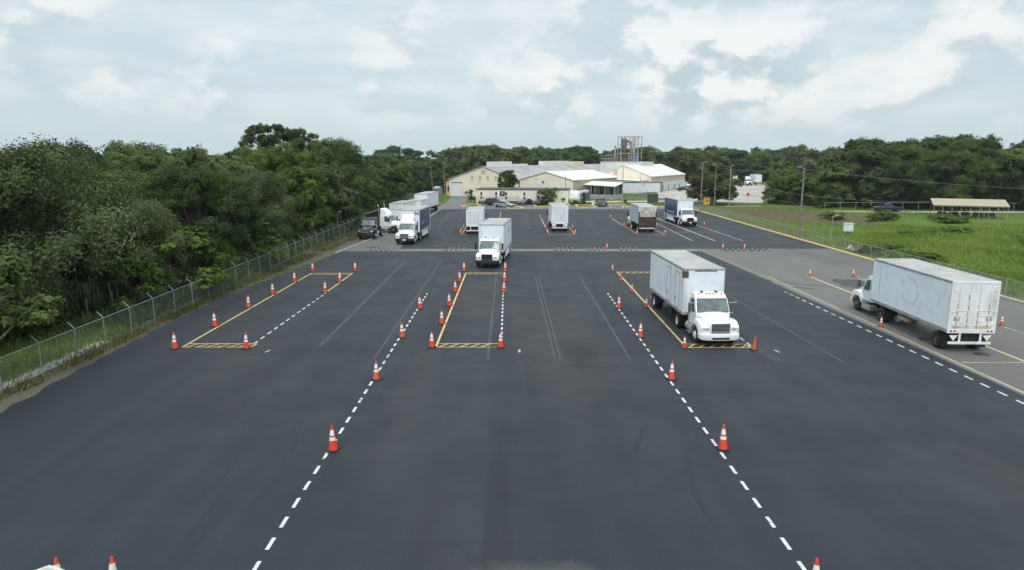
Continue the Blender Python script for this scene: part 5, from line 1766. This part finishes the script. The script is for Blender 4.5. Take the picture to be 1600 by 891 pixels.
tb = bin_('waste_bin', 'yellow waste container by the fence below the round oak', 45.3, 160.0, M_yellowbin, 1.4, 1.3, 1.75)
MB().box(-.35, .35, -.68, -.64, .8, 1.3).build('placard', M_amber, tb)
bin_('waste_bin', 'dark waste container right beside the yellow one', 46.9, 160.2, M_darkbin, 1.4, 1.3, 1.75)
bin_('dumpster', 'blue dumpster on the gravel beyond the parked cars', 65.0, 243.0, M_steelblue, 3.0, 2.2, 1.9, 10)
t = thing('road_barrier', 'small orange barrier lying beside the blue dumpster', 'barrier', (69.0, 236.0, 0), R(20))
MB().box(-1.2, 1.2, -.05, .05, .5, .85).build('board', M_orange, t)
for x in (-.9, .9):
    MB().tube((x, -.4, 0), (x, 0, .85), .05, n=5).tube((x, .4, 0), (x, 0, .85), .05, n=5).build('leg', M_galv, t)

t = thing('stop_sign', 'red stop sign on a thin post at the gravel yard entrance', 'sign', (58.5, 170.5, 0))
MB().tube((0, 0, 0), (0, 0, 2.3), .04, n=6).build('post', M_galv, t)
mb = MB()
mb.loft([[(.42 * math.cos(a), y_, 1.95 + .42 * math.sin(a)) for a in np.linspace(math.pi / 8, 2 * math.pi + math.pi / 8, 9)[:-1]] for y_ in (-.065, -.045)])
pl_ = mb.build('sign_plate', mat('sign_red', (0.5, .02, .02), .4), t)
cu = bpy.data.curves.new('sign_text', 'FONT')
cu.body = 'STOP'
cu.size = .3
cu.align_x = 'CENTER'
cu.align_y = 'CENTER'
cu.extrude = .003
tmp = bpy.data.objects.new('tmp_text', cu)
COL.objects.link(tmp)
dg = bpy.context.evaluated_depsgraph_get()
me = bpy.data.meshes.new_from_object(tmp.evaluated_get(dg))
bpy.data.objects.remove(tmp)
me.materials.clear()
me.materials.append(M_white)
tx = bpy.data.objects.new('sign_lettering', me)
COL.objects.link(tx)
tx.parent = pl_
tx.location = (0, -.07, 1.95)
tx.rotation_euler = (R(90), 0, 0)

t = thing('utility_cabinet', 'pale grey metal cabinet on a low slab in the dry basin', 'cabinet', (53.0, 107.5, -1.0), R(-12))
t.scale = (.72, .72, .72)
MB().box(-.95, .95, -.55, .55, .6, 2.3).build('housing', mat('pale_cabinet_paint', (0.74, .75, .74), .5, dirt=GRIME), t, bevel=.03)
MB().box(-1.03, 1.03, -.65, .65, 2.29, 2.38).build('lid', M_trim, t)
for x in (-.435, .435):
    MB().box(x - .41, x + .41, -.565, -.545, .7, 2.2).build('door', mat('pale_cabinet_paint', (0.74, .75, .74)), t)
MB().box(-.75, -.6, -.4, .4, 0, .6).box(.6, .75, -.4, .4, 0, .6).build('stand', M_galv, t)

rng = random.Random(21)
for k, (x, y) in enumerate(((40.3, 81.2), (41.0, 80.2), (42.2, 80.9), (41.2, 82.6), (43.2, 80.1), (42.9, 82.3), (44.2, 81.4), (40.2, 79.6))):
    bm = bmesh.new()
    bmesh.ops.create_icosphere(bm, subdivisions=2, radius=.26 + .16 * rng.random())
    for v in bm.verts:
        v.co *= 1 + rng.uniform(-.2, .2)
        v.co.z *= .75
    me = bpy.data.meshes.new('boulder')
    bm.to_mesh(me)
    bm.free()
    me.materials.append(M_rock)
    o = bpy.data.objects.new('boulder', me)
    COL.objects.link(o)
    o.location = (x, y, hgt(x, y) + .2)
    tag(o, 'pale boulder in the small rock heap behind the yellow kerb', 'boulder', 'boulders heaped behind the kerb')

t = thing('flagpole', 'thin flagpole with limp red and white flag in front of the long white trailer', 'flagpole', (30.0, 161.5, 0))
MB().tube((0, 0, 0), (0, 0, 7.2), .05, .03, n=8).build('shaft', M_galv, t)
n_ = 7
fv = lambda i, f: (.06 + f * 1.0, .12 * math.sin(f * 7), 5.9 - i * .12 - f * .9)
a, w_ = MB(), MB()
for i in range(n_):
    for k in range(8):
        (a if i % 2 == 0 else w_).quad(fv(i, k / 8), fv(i, (k + 1) / 8), fv(i + 1, (k + 1) / 8), fv(i + 1, k / 8))
fl = a.build('flag', mat('faded_red_cloth', (0.42, .10, .10), .8), t)
w_.build('white_stripes', mat('white_cloth', (0.7, .68, .66), .8), fl)

t = thing('utility_shed', 'small pale shed under the trees left of the grey-roofed warehouse', 'shed', (-22.3, 207, 0), R(-30))
t.scale = (.45, .45, .62)
MB().box(-2.2, 2.2, -2, 2, 0, 3.0).build('wall', M_galv, t)
MB().prism([(-2.3, 2.98), (0, 4.0), (2.3, 2.98)], -2.4, 2.4).build('roof', M_galv, t)
MB().box(-1.0, 1.0, -2.03, -1.99, 0, 2.2).build('door', M_dark, t)
tag(MB().box(-.35, .35, -.3, .3, 0, 1.0).box(-.4, .4, -.35, .35, 1.0, 1.08).build('electrical_box', M_white, loc=(18.9, 159.2, 0)), 'small white metal box beside the charcoal pickup', 'box')
tag(MB().box(-.4, .4, -.3, .3, 0, .9).box(-.1, .1, -.1, .1, .9, 1.1).build('electrical_box', M_darkbin, loc=(27.3, 165.5, 0.03)), 'small dark box on the grass before the long white trailer', 'box')

# ------------------------------------------------------------------ trees


def crown(seed, H, Rr, base, lobes, leaves, leaf, m, name='crown', flat=.8, open_=0.0, droop=0.0):
    g = np.random.default_rng(seed)
    C_, r_ = [], []
    for i in range(lobes):
        tt = base + (1 - base) * g.random() ** .8
        u = (tt - base) / (1 - base)
        env = Rr * math.sqrt(max(.06, 1 - ((u - .38) / .68) ** 2))
        a = g.random() * 2 * math.pi
        q = env * ((.55 + .45 * math.sqrt(g.random())) if i > lobes * .25 else .5 * g.random()) * (1 - open_ * .1)
        lr = Rr * g.uniform(.24, .42) * (1 - .45 * open_)
        C_.append((q * math.cos(a), q * math.sin(a), max(H * base, tt * H - lr * .55)))
        r_.append(lr)
    C_, r_ = np.array(C_), np.array(r_)
    wgt = r_ ** 2 / (r_ ** 2).sum()
    idx = g.choice(lobes, leaves, p=wgt)
    # sub-clumps on every lobe, so the outline breaks up
    sub = 22
    sd = g.normal(size=(lobes, sub, 3))
    sd /= np.linalg.norm(sd, axis=2, keepdims=True)
    sd[:, :, 2] = np.where(sd[:, :, 2] < -.35, -sd[:, :, 2], sd[:, :, 2])
    sr = g.uniform(.5, 1.02, (lobes, sub))
    si = g.integers(0, sub, leaves)
    dirs = sd[idx, si]
    jit = np.clip(g.normal(size=(leaves, 3)), -1.4, 1.4) * .17
    pos = C_[idx] + (dirs * sr[idx, si][:, None] + jit) * r_[idx][:, None] * np.array([1, 1, flat])
    pos[:, 2] -= droop * g.random(leaves) * r_[idx]
    rel = pos - C_[idx]
    rel /= np.linalg.norm(rel, axis=1, keepdims=True) + 1e-9
    nrm = rel * 1.25 + g.normal(size=(leaves, 3)) * .5 + np.array([0, 0, .35])
    nrm /= np.linalg.norm(nrm, axis=1, keepdims=True)
    rv = g.normal(size=(leaves, 3))
    tu = np.cross(nrm, rv)
    tu /= np.linalg.norm(tu, axis=1, keepdims=True) + 1e-9
    tv = np.cross(nrm, tu)
    L = leaf * g.uniform(.55, 1.35, leaves)[:, None]
    W = L * g.uniform(.38, .62, leaves)[:, None]
    bend = nrm * L * .18
    vs = np.stack([pos - tu * L, pos - tv * W - bend * .4, pos + tu * L - bend, pos + tv * W - bend * .4], axis=1).reshape(-1, 3)
    fs = np.arange(leaves * 4).reshape(-1, 4)
    tl = g.random(lobes)[idx] * .5 + g.random((lobes, sub))[idx, si] * .3 + g.random(leaves) * .22 - .01
    return fast_mesh(name, vs, fs, m, tl), C_, r_


def trunk(seed, H, base, C_, r_, rad, m, lean=0.0):
    g = random.Random(seed)
    mb = MB()
    pts = [(0, 0, -1.5)]
    n = 5
    for k in range(1, n + 1):
        z = H * (base + .25) * k / n
        pts.append((g.uniform(-.12, .12) * k + lean * z, g.uniform(-.12, .12) * k, z))
    for k in range(n):
        mb.tube(pts[k], pts[k + 1], rad * (1.25 if k == 0 else 1 - .13 * k), rad * (1 - .13 * (k + 1)), 9)
    for c_, r0 in zip(C_, r_):
        a = pts[g.choice((2, 3, 4, 5))]
        mid = ((a[0] + c_[0]) / 2 + g.uniform(-.3, .3), (a[1] + c_[1]) / 2 + g.uniform(-.3, .3), (a[2] + c_[2]) / 2 + .15 * abs(c_[2] - a[2]))
        mb.tube(a, mid, rad * .42, rad * .26, 6, False).tube(mid, tuple(c_), rad * .26, rad * .08, 6, False)
    return mb.build('trunk', m, smooth=True)


PROTO = {}


def proto(key, seed, H, Rr, base, lobes, leaves, leaf, m, rad, bark=M_bark, **kw):
    cr, C_, r_ = crown(seed, H, Rr, base, lobes, leaves, leaf, m, **kw)
    tr = trunk(seed, H, base, C_, r_, rad, bark)
    PROTO[key] = (tr, cr, H)
    return tr, cr


proto('oakA', 1, 12, 5.2, .14, 40, 80000, .105, M_leafA, .38)
proto('oakB', 2, 12, 5.6, .15, 44, 86000, .105, M_leafA, .4)
proto('greyA', 3, 11.5, 5.6, .16, 52, 90000, .105, M_leafC, .36, droop=.5)
proto('brightA', 4, 10, 4.6, .10, 36, 66000, .105, M_leafB, .3)
proto('brightB', 5, 12.5, 4.8, .10, 40, 72000, .11, M_leafB, .33)
proto('openA', 6, 15, 5.0, .50, 26, 20000, .15, M_leafA, .32, bark=M_barkpale, open_=.8)
proto('farA', 7, 13, 5.4, .06, 40, 19000, .28, M_leafA, .35)
proto('farB', 8, 13, 5.8, .06, 44, 20000, .28, M_leafA, .35)
proto('farC', 9, 12, 5.0, .06, 38, 18000, .28, M_leafB, .3)
proto('farD', 10, 12.5, 5.4, .06, 40, 18000, .27, M_leafC, .3)
proto('smallA', 11, 4.2, 2.1, .28, 18, 5000, .15, M_leafB, .09)
proto('smallC', 15, 4.2, 2.2, .06, 18, 9000, .12, M_leafA, .09)
proto('smallB', 16, 4.2, 2.0, .26, 17, 6000, .13, leaf_mat('pale_olive_leaves', (0.080, 0.098, 0.042), (0.135, 0.16, 0.07), (0.20, 0.225, 0.10)), .09)
proto('young', 12, 5.2, 1.8, .52, 20, 7000, .11, M_leafA, .11, bark=M_barkpale, open_=.3)
proto('weedA', 13, 2.0, 2.3, .02, 26, 9000, .11, leaf_mat('weedy_leaves', (0.060, 0.095, 0.024), (0.105, 0.165, 0.034), (0.17, 0.24, 0.05)), .05, flat=.7)
fresh = set()


def tree(key, x, y, H, label, group, rz, wide=1.0, z=None, name='tree'):
    tr, cr, H0 = PROTO[key]
    if key in fresh:
        tr, cr = tr.copy(), cr.copy()
        COL.objects.link(tr)
        COL.objects.link(cr)
    fresh.add(key)
    s = H / H0
    o = thing(name, label, 'tree', (x, y, hgt(x, y) if z is None else z), rz, group)
    o.scale = (s * wide, s * wide, s)
    tr.parent = o
    cr.parent = o
    return o


trng = random.Random(77)
WL = 'trees of the wood behind the left fence'
LBL = {'oakA': 'dark green oak in the wood behind the left fence', 'oakB': 'dark green oak in the wood behind the left fence',
       'greyA': 'grey-green bushy tree in the wood behind the left fence', 'brightA': 'lighter yellow-green tree in the wood behind the left fence',
       'brightB': 'lighter yellow-green tree in the wood behind the left fence', 'farA': 'dark green oak in the wood behind the left fence',
       'farB': 'dark green oak in the wood behind the left fence', 'farC': 'lighter yellow-green tree in the wood behind the left fence', 'farD': 'grey-green bushy tree in the wood behind the left fence'}
# marked individuals of the left wood
big = tree('greyA', -31.2, 43.5, 12.6, 'broad grey-green oak hung with moss, nearest tree behind the left fence', WL, .4, 1.12)
tree('greyA', -29.3, 52.0, 8.2, 'lower grey-green tree bulging towards the fence beside the mossy oak', WL, 2.1, 1.0)
tree('young', -24.9, 31.0, 6.3, 'young thin tree with pale trunk at the left picture edge by the fence', WL, 1.0, 1.25)
tree('openA', -39.5, 112, 17.6, 'tallest open-crowned tree rising alone above the left wood', WL, .3, 1.0)
tree('openA', -34.5, 113, 16.8, 'open-crowned tree beside the tallest one above the left wood', WL, 2.2, .8)
tree('brightA', -29.0, 66.0, 9.6, 'yellow-green tree leaning over the fence past the mossy oak', WL, 1.4, 1.0)
tree('brightB', -31.0, 93.5, 13.4, 'tall rounded yellow-green tree above the fence near the parked tractors', WL, .8, 1.05)
tree('oakB', -40.5, 61, 13.7, 'high-topped dark oak standing above its neighbours near the left picture edge', WL, .9, .85)
tree('oakA', -41.5, 76, 13.9, 'high-topped dark oak above the wood, between the left edge and the open-crowned trees', WL, 2.9, .95)
tree('oakB', -29.5, 112, 14.2, 'tall dark oak behind the row of parked trailers', WL, .8, 1.0)
# moss on the big oak
mv = MB()
for k in range(130):
    a = trng.uniform(0, 6.28)
    q = trng.uniform(1.5, 4.8)
    x, y, z = q * math.cos(a), q * math.sin(a), trng.uniform(2.2, 4.0)
    l = trng.uniform(.5, 1.3)
    w_ = trng.uniform(.04, .10)
    mv.add([(x - w_, y, z), (x + w_, y, z), (x + w_ * .7, y + .03, z - l * .6), (x, y, z - l)], [(0, 1, 2, 3)])
    mv.add([(x, y - w_, z), (x, y + w_, z), (x + .03, y + w_ * .7, z - l * .5), (x, y, z - l * .9)], [(0, 1, 2, 3)])
mv.build('hanging_moss', M_moss, big)['kind'] = 'stuff'

rows = []
for y in np.arange(24, 128, 6.4):           # first row along the fence
    rows.append((-28.5 + trng.uniform(-1.2, .8), y + trng.uniform(-1.5, 1.5), 1))
for y in np.arange(28, 140, 7.4):
    rows.append((-36 + trng.uniform(-1.8, 1.8), y + trng.uniform(-2, 2), 2))
for y in np.arange(36, 160, 8.4):
    rows.append((-45 + trng.uniform(-2.4, 2.4), y + trng.uniform(-2.5, 2.5), 3))
for y in np.arange(44, 170, 11):
    rows.append((-56 + trng.uniform(-3, 3), y + trng.uniform(-3, 3), 4))
for y in np.arange(54, 180, 13):
    rows.append((-69 + trng.uniform(-4, 4), y + trng.uniform(-3, 3), 5))
for y in np.arange(66, 180, 17):
    rows.append((-84 + trng.uniform(-5, 5), y + trng.uniform(-4, 4), 6))
spots = [(-31.2, 43.5, 5.5), (-29.3, 52, 3.5), (-24.6, 31.4, 3), (-31, 93.5, 4), (-29.5, 112, 4), (-40.5, 61, 3), (-41.5, 76, 3), (-29, 66, 3.5)]
for (x, y, row) in rows:
    if any((x - a) ** 2 + (y - b2) ** 2 < c2 * c2 for a, b2, c2 in spots):
        continue
    if row == 1 and y < 39:
        continue
    dist = math.hypot(x, y)
    if dist < 85:
        key = trng.choice(('oakA', 'oakB', 'greyA', 'brightA', 'oakA', 'brightB', 'oakB'))
    else:
        key = trng.choice(('farA', 'farB', 'farC', 'farD', 'farA', 'oakA'))
    if row == 1:
        H = trng.uniform(8.5, 12.0) if y < 85 else trng.uniform(9.5, 13.0)
    else:
        H = trng.uniform(10.4, 12.7) + .2 * (row - 2) + (1.3 if 80 < y < 125 and row < 4 else 0)
    tree(key, x, y, H, LBL[key], WL, trng.uniform(0, 6.28), trng.uniform(.92, 1.15))
# low growth along the inside of the left fence
for (x, y) in [(-26.4 + trng.uniform(-.7, .4), y + trng.uniform(-1, 1)) for y in np.arange(46, 122, 3.2)]:
    tree(trng.choice(('smallA', 'smallA', 'smallC')), x, y, trng.uniform(2.6, 5.4), 'low leafy sapling growing just behind the left fence', 'saplings behind the left fence', trng.uniform(0, 6.28), trng.uniform(.9, 1.5), name='sapling')

# the left wood carries on past the trailers to the warehouse
for k in range(15):
    x, y = trng.uniform(-62, -26), trng.uniform(132, 215)
    if x > -30 and y > 185:
        continue
    tree(trng.choice(('farA', 'farB', 'farC')), x, y, trng.uniform(8.5, 11.5), 'tree of the thinning wood between the parked trailers and the warehouse', 'trees left of the warehouse', trng.uniform(0, 6.28), trng.uniform(.9, 1.1))

for k in range(11):
    tree(trng.choice(('farA', 'farB', 'farC')), -56 + k * 3.6 + trng.uniform(-1, 1), 216 + trng.uniform(0, 14), trng.uniform(8.0, 10.5), 'tree of the thinning wood between the parked trailers and the warehouse', 'trees left of the warehouse', trng.uniform(0, 6.28), 1.1)
# belt of trees behind the warehouses
BEH = 'trees of the belt behind the warehouses'
for k in range(58):
    f = k / 57
    x = -120 + 300 * f + trng.uniform(-4, 4)
    y = 300 + trng.uniform(-6, 30) + (40 if x < -20 else 0) + (18 if x > 90 else 0)
    H = trng.uniform(11.5, 15.0) + (1.6 if 20 > x > -35 else 0)
    if -62 < x < -38:
        H -= 3.0
    tree(trng.choice(('farA', 'farB', 'farA', 'farD', 'farC')), x, y, H, 'dark tree in the belt behind the warehouse roofs', BEH, trng.uniform(0, 6.28), trng.uniform(1.0, 1.3))
for k in range(30):
    x = -60 + 255 * k / 29 + trng.uniform(-3, 3)
    y = 350 + trng.uniform(0, 40)
    tree(trng.choice(('farA', 'farB', 'farD')), x, y, trng.uniform(14.0, 17), 'dark tree in the belt behind the warehouse roofs', BEH, trng.uniform(0, 6.28), 1.35)

# right wood
WR = 'trees of the wood beyond the field road'
RL = {'farA': 'dark oak in the right wood beyond the field road', 'farB': 'dark oak in the right wood beyond the field road', 'farC': 'brighter green tree in the right wood beyond the field road',
      'farD': 'grey-green tree in the right wood beyond the field road', 'oakA': 'dark oak in the right wood beyond the field road', 'oakB': 'dark oak in the right wood beyond the field road'}
for row, (yo, n, h0, h1) in enumerate(((149, 17, 8.0, 12.5), (157, 16, 12.5, 15.5), (168, 16, 14.0, 16.5), (182, 15, 13.5, 16.5))):
    for k in range(n):
        f = (k + trng.uniform(-.3, .3)) / (n - 1)
        x = 70 + row * 3 + (125 + row * 10) * f
        y = yo - .035 * (x - 70) + trng.uniform(-2.5, 2.5)
        H = trng.uniform(h0, h1) * (.62 + .38 * smooth(66, 88, x))
        if x > 100:
            H = max(H, 10.5)
        key = trng.choice(('oakA', 'oakB', 'farA', 'farD', 'farB')) if row < 2 else trng.choice(('farA', 'farB', 'farD', 'farB'))
        if row < 2 and trng.random() < .2:
            key = 'farC'
        tree(key, x, y, H, RL[key], WR, trng.uniform(0, 6.28), trng.uniform(.95, 1.2))
for k in range(16):
    x = 104 + trng.uniform(0, 60)
    y = 205 + trng.uniform(0, 75)
    tree(trng.choice(('farA', 'farB', 'farD', 'farC')), x, y, trng.uniform(11, 14), 'tree on the right border of the gravel yard', 'trees right of the gravel yard', trng.uniform(0, 6.28), trng.uniform(.95, 1.2))
for k in range(9):
    tree(trng.choice(('farC', 'farA')), 66 + k * 4.2 + trng.uniform(-1, 1), 165 + k * 11 + trng.uniform(-2, 2), trng.uniform(6.0, 7.5) + k * .4, 'bushy low tree at the corner of the right wood beside the gravel yard', 'trees at the corner of the right wood', trng.uniform(0, 6.28), 1.1)

# single trees near the buildings
proto('olive', 14, 10, 5.0, .14, 50, 52000, .20, leaf_mat('olive_leaves', (0.060, 0.075, 0.030), (0.105, 0.125, 0.050), (0.16, 0.18, 0.075)), .4)
tree('olive', 48.2, 163.8, 9.6, 'round olive oak standing alone right of the warehouses', None, .4, 1.08)
tree('farA', 63.5, 164.5, 6.2, 'bushy low tree at the corner of the right wood beside the gravel yard', 'trees at the corner of the right wood', 1.0, 1.1)
tree('farB', 69.0, 162.0, 7.4, 'bushy low tree at the corner of the right wood beside the gravel yard', 'trees at the corner of the right wood', 2.0, 1.1)
tree('farC', -1.2, 182.5, 7.9, 'dense green tree between the two gabled fronts', None, 1.3, .78)
for x, y, h in ((7.4, 160.6, 3.9), (9.4, 161.6, 4.0), (11.2, 163.4, 3.6)):
    tree('smallB', x, y, h, 'small pale tree on the grass island beside the office', 'small trees on the office island', trng.uniform(0, 6.28), 1.0, name='small_tree')
tree('smallA', -12.0, 197.5, 2.4, 'round shrub by the white roller door', None, 0, 1.3, name='shrub')
tree('smallA', -9.9, 167.5, 3.2, 'dark shrub at the left end of the cream office', None, 1, .6, name='shrub')
for x, y, h, w_ in ((75.3, 118, 1.9, 1.6), (66.5, 82, 1.4, 2.4), (71, 81.5, 1.5, 2.6), (76, 82.5, 1.5, 2.4), (62.2, 96.5, 1.7, 1.6), (66, 121.5, 2.2, 1.0), (60, 128, 2.0, 1.0), (43, 78, 1.5, 1.8), (42.5, 70.5, 1.3, 1.8), (57.5, 98, 1.0, 1.8), (70, 92, 1.1, 2)):
    tree('weedA', x, y, h * .75, 'low weedy shrub in the green field', 'weedy shrubs in the field', trng.uniform(0, 6.28), w_ * 1.2, name='shrub')

# ------------------------------------------------------------------ ground cover nobody could count


def tufts(name, m, pts, hmin, hmax, wid, seed, per=1):
    g = np.random.default_rng(seed)
    P_ = np.array(pts)
    n = len(P_)
    h = g.uniform(hmin, hmax, n)[:, None]
    a = g.random(n) * math.pi
    dx = np.stack([np.cos(a), np.sin(a), np.zeros(n)], 1) * (wid * g.uniform(.6, 1.4, n))[:, None]
    lean = np.stack([g.normal(size=n) * .35, g.normal(size=n) * .35, np.ones(n)], 1) * h
    vs = np.stack([P_ - dx, P_ + dx, P_ + lean + dx * .12, P_ + lean - dx * .12], 1).reshape(-1, 3)
    o = fast_mesh(name, vs, np.arange(n * 4).reshape(-1, 4), m, np.clip(g.random(n) * .55 + .45 * (np.sin(P_[:, 0] * .31) * np.sin(P_[:, 1] * .27 + 1) * .5 + .5), 0, 1))
    o['kind'] = 'stuff'
    return o


grng = random.Random(5)
pts = []
while len(pts) < 130000:
    y = 36 + 96 * grng.random() ** 1.3
    x = 40.3 + grng.random() * (12 + y * .62)
    if (41 < x < 56 + (y - 106) * .8 and 84 < y or x + y > 176 and y > 112) and grng.random() < .95:
        continue
    if x < 41.9 and grng.random() < .55:
        continue
    dens_ = .5 + .5 * math.sin(x * .21 + 1.3 * math.sin(y * .13)) * math.cos(y * .17)
    if grng.random() > .35 + .65 * dens_:
        continue
    pts.append((x, y, hgt(x, y) - .05))
tufts('tall_grass', M_grassb, pts, .18, .62, .075, 1)
pts = [(grng.uniform(41, 84), grng.uniform(84, 150)) for _ in range(22000)]
tufts('short_grass', M_grassb, [(x, y, hgt(x, y) - .03) for x, y in pts if not (174 < x + y < 204 and grng.random() < .88)], .08, .28, .09, 2)
pts = []
while len(pts) < 9000:
    y = grng.uniform(23, 120)
    x = -23.4 + grng.gauss(0, .42) + (max(0, y - 55) * .045 if grng.random() < .6 else 0)
    lim = -22.95 if y < 52 else -22.95 + (y - 52) * .1
    if x > lim or x < -25.2:
        continue
    if math.sin(y * .9) * math.sin(y * .37 + 1) < -.25 and grng.random() < .8:
        continue
    pts.append((x, y, -.04))
tufts('fence_weeds', M_weed, pts, .08, .42, .05, 3)
pts = []
for _ in range(26000):
    x, y = grng.uniform(-44, -24.5), grng.uniform(22, 125)
    if y < 43 and x > -30:
        continue
    pts.append((x, y, hgt(x, y) - .05))
tufts('undergrowth', M_leafB, pts, .3, 1.3, .22, 4)
pts = []
for _ in range(14000):
    x, y = grng.uniform(-33, -24.6), grng.uniform(24, 46)
    pts.append((x, y, hgt(x, y) - .03))
tufts('slope_grass', M_grassb, pts, .12, .45, .06, 7)
pts = [(x, y, .07) for x, y in ((grng.uniform(26, 38), grng.uniform(154.4, 168)) for _ in range(2500))] + [(x, y, hgt(x, y)) for x, y in ((grng.uniform(-22, -10), grng.uniform(164, 196)) for _ in range(2500)) if x < -17.5 or (x > -11.6 and y > 167)]
tufts('lawn_grass', M_grassb, pts, .05, .22, .1, 6)

# ------------------------------------------------------------------ air: far things fade a little
hm = MB().box(-700, 700, -60, 900, -4.0, 62)
M_haze = bpy.data.materials.new('thin_air')
M_haze.use_nodes = True
t = M_haze.node_tree
t.nodes.remove(t.nodes['Principled BSDF'])
pv = NN(t, 'ShaderNodeVolumePrincipled')
pv.inputs['Color'].default_value = (0.86, 0.93, 1.0, 1)
pv.inputs['Density'].default_value = 0.00013
pv.inputs['Anisotropy'].default_value = 0.2
t.links.new(pv.outputs[0], t.nodes['Material Output'].inputs['Volume'])
o = hm.build('haze', M_haze)
o['kind'] = 'stuff'
